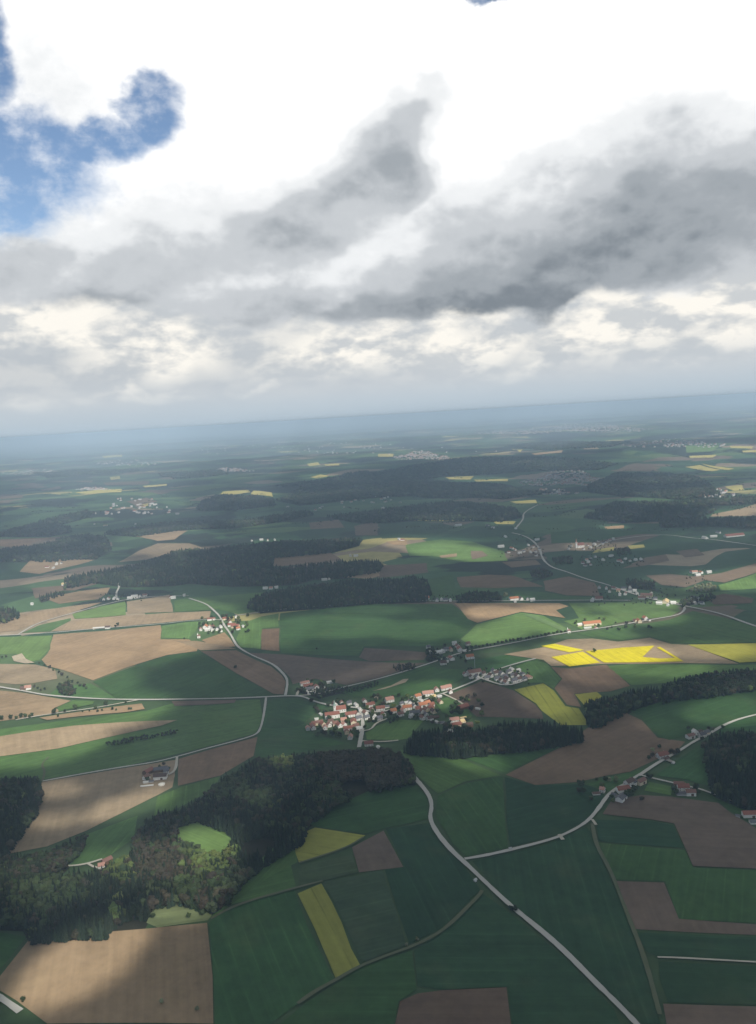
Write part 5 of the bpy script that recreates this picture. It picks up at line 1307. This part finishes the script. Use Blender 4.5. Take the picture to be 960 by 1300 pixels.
# breaks shaped into the added deck: where the sun is let onto the land (position and size as seen from the aircraft), strength
LIT = [(110, 812, 185, 46, -4, 1), (60, 860, 130, 40, 0, 1), (70, 905, 150, 34, -6, 1), (30, 948, 120, 28, -8, 1), (40, 775, 130, 22, 0, .85), (185, 780, 120, 24, 0, .85), (275, 797, 60, 20, 0, .95), (325, 803, 50, 20, 0, .65),
       (210, 683, 66, 12, -4, .75), (215, 697, 50, 8, 0, .7), (80, 718, 75, 14, 0, .7), (40, 690, 60, 6, 0, .5), (110, 742, 90, 12, 0, .75), (110, 640, 100, 22, -6, .55), (170, 637, 70, 14, 0, .75), (125, 623, 46, 7, 0, .95),
       (100, 1232, 92, 36, -28, 1), (62, 1262, 50, 20, -25, .9), (62, 1248, 60, 24, -35, 1), (120, 1200, 60, 26, -22, 1), (170, 1192, 30, 20, -30, .9), (82, 1232, 62, 34, -35, .85), (80, 1002, 40, 12, -10, .6), (160, 1024, 66, 15, -14, 1), (70, 1040, 40, 11, -10, .75), (200, 1003, 30, 10, 0, .5),
       (262, 1070, 46, 20, 0, 1), (295, 1078, 14, 22, 0, .8), (205, 1100, 80, 30, 0, .8), (120, 1112, 150, 34, 0, .5), (255, 1112, 50, 34, 0, .6), (60, 1150, 60, 20, 0, .2), (60, 1125, 60, 14, 0, .3), (230, 1156, 52, 18, -5, .8), (255, 1120, 40, 22, 0, .5), (150, 1098, 36, 12, 0, .5), (270, 1090, 30, 16, 0, .7),
       (350, 968, 18, 9, 0, .45), (322, 1015, 22, 9, 0, .35), (598, 966, 46, 13, 14, .7), (625, 962, 14, 5, 30, .7), (556, 884, 46, 18, 0, .8), (505, 893, 40, 13, 0, .55), (432, 911, 46, 18, 0, .75), (588, 919, 22, 8, 0, .7), (395, 874, 26, 9, 0, .35),
       (775, 830, 92, 17, 0, 1.1), (715, 826, 40, 12, 0, 1), (905, 826, 70, 13, 0, .62), (650, 830, 40, 9, 0, .6), (770, 857, 60, 14, 0, .45), (850, 852, 66, 9, -4, .75), (660, 848, 40, 10, 0, .4), (640, 860, 40, 10, 0, .35), (695, 890, 40, 22, 0, .35),
       (920, 901, 52, 17, -8, .75), (955, 912, 40, 8, -10, .9), (930, 880, 50, 8, 0, .4), (840, 920, 30, 10, 0, .25), (640, 800, 60, 15, -12, .85), (690, 790, 50, 14, 14, 1), (625, 778, 44, 9, 0, .8), (700, 775, 50, 8, 0, .7),
       (752, 793, 50, 13, 0, 1), (820, 784, 52, 10, 0, .85), (800, 771, 60, 7, 0, .6), (752, 806, 60, 9, 0, .8), (572, 700, 62, 11, 5, 1), (545, 692, 44, 7, 0, .6), (615, 708, 40, 7, 0, .7), (505, 689, 18, 6, 0, .9),
       (850, 736, 50, 7, -4, .55), (920, 733, 60, 10, -12, .9), (940, 742, 36, 10, 0, .9), (845, 766, 28, 6, 0, 1), (800, 753, 30, 6, 0, .35), (890, 728, 26, 5, 0, .8), (930, 650, 44, 8, -8, .9), (780, 669, 18, 3.5, 0, 1), (657, 761, 20, 6, 0, .7),
       (430, 795, 95, 16, 0, .66), (530, 800, 60, 14, 0, .55), (470, 775, 60, 7, 0, .4), (500, 880, 60, 10, -10, .3), (480, 850, 70, 8, -14, .25), (345, 812, 40, 14, 0, .45), (650, 697, 30, 7, 0, .3), (735, 693, 18, 6, 0, .5), (800, 694, 60, 5, 0, .3), (895, 680, 50, 6, 0, .35),
       (310, 627, 44, 5, 0, .8), (312, 666, 26, 4, 0, .9), (400, 590, 60, 6, 0, .9), (405, 605, 30, 4, 0, .8), (290, 600, 80, 8, 0, .6), (520, 578, 70, 7, 0, .9), (660, 573, 60, 6, 0, .9), (740, 568, 60, 5, 0, .8), (900, 575, 110, 12, 0, .9), (890, 594, 70, 7, 0, .7),
       (605, 608, 50, 4, 0, .6), (565, 659, 50, 3, 0, .6), (640, 664, 20, 3, 0, .5), (665, 637, 22, 3, 0, .5), (860, 610, 26, 4, 0, .6), (932, 620, 20, 5, 0, .6), (60, 590, 120, 10, 0, .55), (150, 580, 40, 4, 0, .9), (440, 612, 20, 3, 0, .4), (200, 604, 180, 12, -3, .5), (300, 582, 300, 6, -3, .55), (820, 588, 160, 10, -3, .5), (640, 556, 400, 8, -3, .6), (120, 655, 120, 10, -3, .5), (840, 612, 60, 4, 0, .5)]


# tongues of shadow lying across the lit places
SHADE = [(150, 988, 62, 11, -8, .85), (95, 1032, 36, 6, -10, .5), (70, 1066, 46, 9, -14, .6), (238, 1240, 62, 66, 8, .96), (130, 1284, 40, 12, -30, .7), (205, 944, 80, 13, -6, .85), (245, 934, 105, 20, -8, .95), (300, 905, 40, 12, 0, .6), (250, 912, 46, 16, 0, .6), (290, 856, 52, 26, 22, .7),
         (800, 862, 34, 6, 0, .6), (120, 1205, 12, 10, 0, .4), (180, 838, 50, 6, -12, .2), (110, 760, 60, 4, 0, .35)]


def build_deck():
    ang = np.linspace(R(-40), R(40), 330)
    rad = np.geomspace(330, 15500, 330)
    A, Q = np.meshgrid(ang, rad)
    X = np.sin(A) * Q; Y = np.cos(A) * Q; Zg = H(X, Y)
    Z0 = np.clip(1900 + .45 * (Q - 900), 1900, 5600)      # unseen deck: low nearby for crisper shadow edges, higher farther out
    nz = lambda sx, sy, ph: np.sin(X / sx + 1.7 * np.sin(Y / (1.9 * sy) + ph)) * np.sin(Y / sy + 1.3 * np.sin(X / (1.6 * sx) + 2 * ph) + ph)
    rough = .5 * nz(310, 270, .4) + .3 * nz(140, 120, 1.9) + .2 * nz(66, 58, 3.3) + .12 * nz(31, 27, 5.1)
    wx = .5 * nz(260, 230, 2.2) + .3 * nz(90, 110, .7); wy = .5 * nz(240, 300, 4.1) + .3 * nz(100, 85, 1.1)
    wob = np.clip(Q / 6000, .08, 1) * 40
    px, py = to_px(X + wx * wob, Y + wy * wob, Zg)
    lit = np.zeros_like(X)
    for cx, cy, rx, ry, rot, v in LIT:
        a = R(rot); dx, dy = px - cx, py - cy
        u = (dx * math.cos(a) + dy * math.sin(a)) / rx; w = (-dx * math.sin(a) + dy * math.cos(a)) / ry
        r = np.hypot(u, w) + .13 * rough
        t = np.clip((1.14 - r) / .34, 0, 1)
        lit = np.maximum(lit, v * t * t * (3 - 2 * t))
    out = np.clip(np.maximum(-px - 20, px - 980) / 60, 0, 1)
    brk = .6 * nz(1300, 900, 2.6) + .4 * nz(520, 430, .9) + .25 * rough
    brk = np.clip((brk - .10) / .22, 0, 1) * np.clip((Q - 3300) / 900, 0, 1)
    lit = np.maximum(lit, .8 * brk * np.where((px > 240) & (py > 690), 0, 1))
    for cx, cy, rx, ry, rot, v in SHADE:
        a = R(rot); dx, dy = px - cx, py - cy
        u = (dx * math.cos(a) + dy * math.sin(a)) / rx; w = (-dx * math.sin(a) + dy * math.cos(a)) / ry
        t = np.clip((1.2 - np.hypot(u, w) - .13 * rough) / .5, 0, 1)
        lit = lit * (1 - v * t * t * (3 - 2 * t))
    lit = lit * (1 - out) + out * np.clip(rough * 1.6 - .15, 0, 1)
    thin = np.clip(.035 + .07 * rough, .004, .2)          # thinner and thicker parts of the deck
    T = np.clip(np.maximum(lit, thin), .004, 1)
    edge = np.clip((Q - 11500) / 3200, 0, 1)
    T = T * (1 - edge) + edge
    dens = 1 - np.sqrt(T)
    th = dens * (260 + 120 * rough) * Z0 / 5600 + 1.0
    Zc = Z0 * (1 + .011 * nz(900, 800, 1.0))
    n0, n1 = X.shape
    lay = []
    for zz in (Zc - .35 * th, Zc + th):           # the sun looks straight through each break in the deck
        k = (zz - Zg) / S[2]
        lay.append(np.stack([X + S[0] * k, Y + S[1] * k, zz], -1).reshape(-1, 3))
    v = np.concatenate(lay)
    i = (np.arange(n0 - 1)[:, None] * n1 + np.arange(n1 - 1)[None])
    q = np.stack([i, i + 1, i + n1 + 1, i + n1], -1)
    dd = dens.ravel()[q].max(-1)
    q = q[dd > .02]
    N = n0 * n1
    f = np.concatenate([q[:, ::-1], q + N])
    m, t = new_mat("shadow_deck_vapour")
    a = t.n("ShaderNodeAttribute", attribute_name="shadow_cover").outputs["Fac"]
    d1 = t.n("ShaderNodeBsdfDiffuse"); d1.inputs[0].default_value = (.62, .63, .65, 1)
    d2 = t.n("ShaderNodeBsdfTranslucent"); d2.inputs[0].default_value = (.62, .63, .65, 1)
    mx = t.n("ShaderNodeMixShader"); mx.inputs[0].default_value = .25
    t.t.links.new(d1.outputs[0], mx.inputs[1]); t.t.links.new(d2.outputs[0], mx.inputs[2])
    tr = t.n("ShaderNodeBsdfTransparent")
    m2 = t.n("ShaderNodeMixShader"); t.put(m2.inputs[0], a)
    t.t.links.new(tr.outputs[0], m2.inputs[1]); t.t.links.new(mx.outputs[0], m2.inputs[2])
    o = t.n("ShaderNodeOutputMaterial"); t.t.links.new(m2.outputs[0], o.inputs[0])
    me = np_mesh("shadow_deck", v, f, m, True)
    at_ = me.attributes.new("shadow_cover", 'FLOAT', 'POINT')
    at_.data.foreach_set("value", np.concatenate([dens.ravel(), dens.ravel()]).astype(np.float32))
    tag(link("shadow_deck", me), "added cloud deck out of view, shaped to throw the cloud shadows on the land", "shadow_deck", kind="stuff")


build_deck()

# ------------------------------------------------------------------ sky
EXPOSURE = 0.2


def azel(px, py):
    d = F + RT * ((px - CX) / FPX) + UP * ((CY - py) / FPX); d /= np.linalg.norm(d)
    return math.degrees(math.atan2(d[0], d[1])), math.degrees(math.asin(d[2]))


def build_sky():
    w = bpy.data.worlds.new("World"); scene.world = w; w.use_nodes = True
    t = NT(w.node_tree)
    sky = t.n("ShaderNodeTexSky", sky_type='NISHITA')
    sky.sun_disc = False; sky.sun_elevation = SUN_EL; sky.sun_rotation = SUN_AZ; sky.altitude = 900; sky.air_density = 1.0; sky.dust_density = .6; sky.ozone_density = 1.5
    d = t.n("ShaderNodeTexCoord").outputs["Generated"]
    s = t.n("ShaderNodeSeparateXYZ"); t.put(s.inputs[0], d)
    DEG = 180 / math.pi
    az = t.math('MULTIPLY', t.math('ARCTAN2', s.outputs[0], s.outputs[1]), DEG)
    el = t.math('MULTIPLY', t.math('ARCSINE', s.outputs[2]), DEG)
    P = t.comb(az, el, 0.0)
    nA = t.noise(t.mapping(P, loc=(3.1, 7.7, 0), scale=(.15, .20, 1)), 1.0, 8, .56, .25, col=True)
    nB = t.noise(t.mapping(P, loc=(13.1, 1.7, 4), scale=(.42, .60, 1)), 1.0, 8, .58, .15, col=True)
    nS = t.noise(t.mapping(P, loc=(3.1, 7.7, 0), scale=(.13, .18, 1)), 1.0, 3.5, .48, .2, col=True)
    wv = t.vmath('ADD', t.vmath('SCALE', t.vmath('SUBTRACT', nA, (.5, .5, .5)), scale=9.0), t.vmath('SCALE', t.vmath('SUBTRACT', nB, (.5, .5, .5)), scale=3.2))
    PW = t.vmath('ADD', P, t.vmath('MULTIPLY', t.vmath('SCALE', t.vmath('SUBTRACT', nS, (.5, .5, .5)), scale=8.0), (1.0, .7, 0.0)))
    PS = t.vmath('ADD', P, t.vmath('MULTIPLY', wv, (.45, .35, 0.0)))
    sA = t.n("ShaderNodeSeparateColor"); t.put(sA.inputs[0], nA)
    sB = t.n("ShaderNodeSeparateColor"); t.put(sB.inputs[0], nB)

    def ell(px, py, rx, ry, rot, a=1.0, b=0.0, vec=None):
        """smooth spot of cloud: 1 inside, 0 outside, sized in photo pixels, kept as directions in the sky"""
        z, e = azel(px, py)
        m = t.mapping(vec or PW, loc=(z, e, 0), rot=(0, 0, R(rot)), scale=(rx / 18.7, ry / 18.7, 1), typ='TEXTURE')
        ln = t.vmath('LENGTH', m, out=1)
        return t.rng(ln, a, b, 0, 1)

    def mx(lst):
        r = lst[0]
        for x in lst[1:]: r = t.math('MAXIMUM', r, x)
        return r

    # grey undersides
    spots = [(610, 388, 330, 60, 4, .92), (800, 330, 280, 84, 12, .72), (930, 255, 210, 120, 0, .50), (700, 398, 110, 34, 16, .5), (514, 188, 62, 52, 40, .66), (440, 248, 170, 52, 34, .50), (270, 318, 280, 60, 14, .48),
             (60, 352, 220, 62, 0, .30), (330, 398, 260, 44, 0, .42), (700, 270, 220, 90, 25, .34), (70, 100, 110, 70, 0, .20), (930, 190, 140, 80, 0, .2), (150, 402, 280, 30, 0, .35), (640, 310, 170, 60, 0, .34), (430, 325, 170, 60, 10, .26)]
    D = None
    for px, py, rx, ry, rot, a in spots:
        q = t.math('MULTIPLY', ell(px, py, rx, ry, rot, 1.3, .0), a)
        q = t.math('SUBTRACT', 1.0, q)
        D = q if D is None else t.math('MULTIPLY', D, q)
    D = t.math('SUBTRACT', 1.0, D)
    # rounded billows: a soft relief lit from above, on two scales
    def relief_at(sx, sy, off, det):
        q = t.vmath('ADD', t.mapping(P, loc=off, scale=(sx, sy, 1)), t.vmath('MULTIPLY', wv, (.03, .04, 0)))
        a_ = t.noise(q, 1.0, det, .42, .1)
        b_ = t.noise(t.mapping(q, loc=(-.08, .34, 0)), 1.0, det, .42, .1)
        return t.math('SUBTRACT', a_, b_)
    bil = t.math('ADD', t.math('MULTIPLY', relief_at(.16, .24, (2, 3, 5), 3.0), .85), t.math('MULTIPLY', relief_at(.48, .7, (7, 1, 2), 4.0), .42))
    lump = t.math('SUBTRACT', t.noise(t.mapping(P, loc=(4, 9, 1), scale=(.12, .2, 1)), 1.0, 4, .45, .2), .5)
    D = t.math('MAXIMUM', D, t.math('MULTIPLY', t.rng(el, 17.5, 10.0), t.math('MULTIPLY_ADD', lump, .9, .36)))
    soft = t.rng(D, .03, .4, .10, 1.0)
    D = t.math('ADD', D, t.math('MULTIPLY', soft, t.math('ADD', t.math('MULTIPLY', bil, -.62), t.math('MULTIPLY', lump, .30))))
    hi = t.rng(t.noise(t.mapping(P, loc=(1, 5, 9), scale=(.9, 1.3, 1)), 1.0, 8, .62, .3), .3, .72, -.03, .03)
    D = t.math('ADD', D, hi, clamp=True)
    rmp = t.n("ShaderNodeValToRGB"); t.put(rmp.inputs[0], D)
    cr = rmp.color_ramp; cr.interpolation = 'EASE'
    cr.elements[0].color = (1.12, 1.12, 1.12, 1); cr.elements[1].color = (.225, .26, .295, 1)
    for p, c in ((.24, (.88, .90, .915)), (.5, (.59, .62, .65)), (.78, (.375, .41, .445))):
        cr.elements.new(p).color = c4(c)
    upper = rmp.outputs[0]
    # the row of small cumulus beneath the big cloud's base
    pr = t.vmath('ADD', t.mapping(P, scale=(.23, .46, 1)), t.vmath('MULTIPLY', wv, (.025, .035, 0)))
    r1 = t.noise(pr, 1.0, 8, .54, .1)
    r2 = t.noise(t.mapping(pr, loc=(.03, -.15, 0)), 1.0, 8, .54, .1)
    relief = t.math('SUBTRACT', r1, r2)
    puff = t.math('ADD', t.rng(r1, .38, .62), t.math('MULTIPLY', relief, 1.9), clamp=True)
    sun_tops = [(40, 405, 130, 46, 0), (210, 440, 100, 36, 5), (450, 445, 120, 40, 0), (570, 430, 100, 34, 5), (650, 468, 70, 16, 0), (800, 415, 130, 50, 8), (910, 375, 120, 60, 15), (40, 508, 70, 12, 0), (860, 464, 40, 10, 0), (720, 430, 70, 28, 0), (190, 497, 70, 10, 0), (330, 490, 60, 8, 0), (940, 430, 60, 26, 0), (110, 440, 80, 20, 0)]
    tops = mx([ell(a_, b_, c_, d_, e_, 1.35, .2) for a_, b_, c_, d_, e_ in sun_tops])
    lowb = t.math('MULTIPLY', t.math('ADD', t.math('MULTIPLY', tops, .80), .24), t.math('ADD', t.math('MULTIPLY', puff, .95), .22), clamp=True)
    low = t.mix(lowb, (.50, .545, .59, 1), (1.0, .965, .89, 1))
    # base line of the big cloud
    sp = t.n("ShaderNodeSeparateXYZ"); t.put(sp.inputs[0], PS)
    base = t.n("ShaderNodeFloatCurve"); cv = base.mapping.curves[0]
    line = [(-60, 372), (0, 382), (120, 388), (250, 400), (310, 418), (400, 412), (520, 412), (650, 398), (700, 412), (745, 380), (860, 372), (930, 345), (1000, 318)]
    pts = [azel(*p) for p in line]
    xs = [(z + 30) / 60 for z, e in pts]; ys = [e / 20 for z, e in pts]
    while len(cv.points) < len(pts): cv.points.new(.5, .5)
    for q, x_, y_ in zip(cv.points, xs, ys): q.location = (x_, y_)
    base.mapping.update()
    t.put(base.inputs["Value"], t.math('MULTIPLY_ADD', sp.outputs[0], 1 / 60., .5))
    dl = t.math('SUBTRACT', sp.outputs[1], t.math('MULTIPLY', base.outputs[0], 20.0))
    up = t.rng(dl, -.35, .55)
    cloud = t.mix(up, low, upper)
    # haze band above the horizon
    hz = t.mix(t.rng(el, 0.2, 2.6), (.50, .59, .665, 1), (.58, .63, .675, 1))
    hz = t.mix(t.rng(el, -.3, .9), (.455, .555, .64, 1), hz)
    hf = t.math('MULTIPLY', t.rng(el, 4.4, .9), .95)
    cloud = t.mix(hf, cloud, hz)
    # overhead and behind, out of the photograph: a duller broken overcast
    back = t.math('MAXIMUM', t.rng(el, 30, 42), t.rng(t.math('ABSOLUTE', az), 42, 70))
    dull = t.mix(t.rng(nA, .35, .65), (.17, .188, .21, 1), (.34, .365, .395, 1))
    dull = t.mix(t.math('MULTIPLY', t.rng(t.math('ABSOLUTE', az), 45, 80), t.rng(el, 46, 24)), dull, t.mix(t.rng(nA, .35, .65), (.24, .32, .46, 1), (.42, .48, .56, 1)))
    cloud = t.mix(back, cloud, dull)
    # blue gaps
    holes = [(-20, 215, 150, 80, 0), (30, 185, 85, 46, 0), (196, 142, 42, 42, 20), (125, 180, 90, 30, 12), (-18, 50, 34, 80, 0), (15, 262, 80, 30, 20), (622, -10, 34, 12, 0)]
    gap = mx([ell(a_, b_, c_, d_, e_, 1.35, .35, PS) for a_, b_, c_, d_, e_ in holes])
    gap = t.math('ADD', gap, t.math('MULTIPLY', t.math('SUBTRACT', sB.outputs[0], .5), .75))
    gap = t.math('ADD', gap, t.math('MULTIPLY', hi, 1.2))
    gap = t.rng(gap, .22, .92)
    veil = t.math('MULTIPLY', t.rng(t.noise(t.mapping(P, loc=(5, 2, 1), scale=(.35, .5, 1)), 1.0, 6, .6), .42, .75), .55)
    gap = t.math('MULTIPLY', gap, t.math('SUBTRACT', 1.0, veil))
    gap = t.math('MULTIPLY', gap, t.math('SUBTRACT', 1.0, back))
    bA = t.n("ShaderNodeBackground"); t.put(bA.inputs[0], sky.outputs[0]); bA.inputs[1].default_value = .10
    bB = t.n("ShaderNodeBackground"); t.put(bB.inputs[0], cloud); bB.inputs[1].default_value = 2 ** -EXPOSURE
    ms = t.n("ShaderNodeMixShader"); t.put(ms.inputs[0], gap)
    t.t.links.new(bB.outputs[0], ms.inputs[1]); t.t.links.new(bA.outputs[0], ms.inputs[2])
    o = t.n("ShaderNodeOutputWorld"); t.t.links.new(ms.outputs[0], o.inputs[0])
    w.cycles.sampling_method = 'MANUAL'; w.cycles.sample_map_resolution = 512


build_sky()

# ------------------------------------------------------------------ the air
def build_haze():
    x, y0, y1, z0, z1 = 99000, -2000, 97000, -120, 614
    o = link("haze", box_mesh("haze", -x, x, y0, y1, z0, z1, None))
    m = bpy.data.materials.new("haze_air"); m.use_nodes = True
    t = NT(m.node_tree)
    v = t.n("ShaderNodeVolumePrincipled")
    v.inputs["Color"].default_value = (.62, .80, 1.0, 1)      # air scatters blue most and absorbs little
    v.inputs["Absorption Color"].default_value = (.02, .02, .02, 1)
    v.inputs["Density"].default_value = HAZE
    v.inputs["Anisotropy"].default_value = 0.0
    out = t.n("ShaderNodeOutputMaterial"); t.t.links.new(v.outputs[0], out.inputs["Volume"])
    try: m.cycles.homogeneous_volume = True
    except Exception: pass
    o.data.materials.clear(); o.data.materials.append(m)
    tag(o, "pale blue haze filling the air over the whole land", "haze", kind="stuff")


HAZE = 6.9e-5
build_haze()

# ------------------------------------------------------------------ render settings
vs = scene.view_settings
vs.view_transform = 'Standard'; vs.look = 'None'; vs.gamma = 1.0; vs.use_curve_mapping = False
vs.exposure = EXPOSURE
scene.render.engine = 'CYCLES'
cy = scene.cycles
cy.use_denoising = True
cy.max_bounces = 4; cy.diffuse_bounces = 2; cy.glossy_bounces = 1; cy.transmission_bounces = 2
cy.volume_bounces = 2; cy.transparent_max_bounces = 32
cy.caustics_reflective = False; cy.caustics_refractive = False
cy.use_adaptive_sampling = True; cy.adaptive_threshold = .015
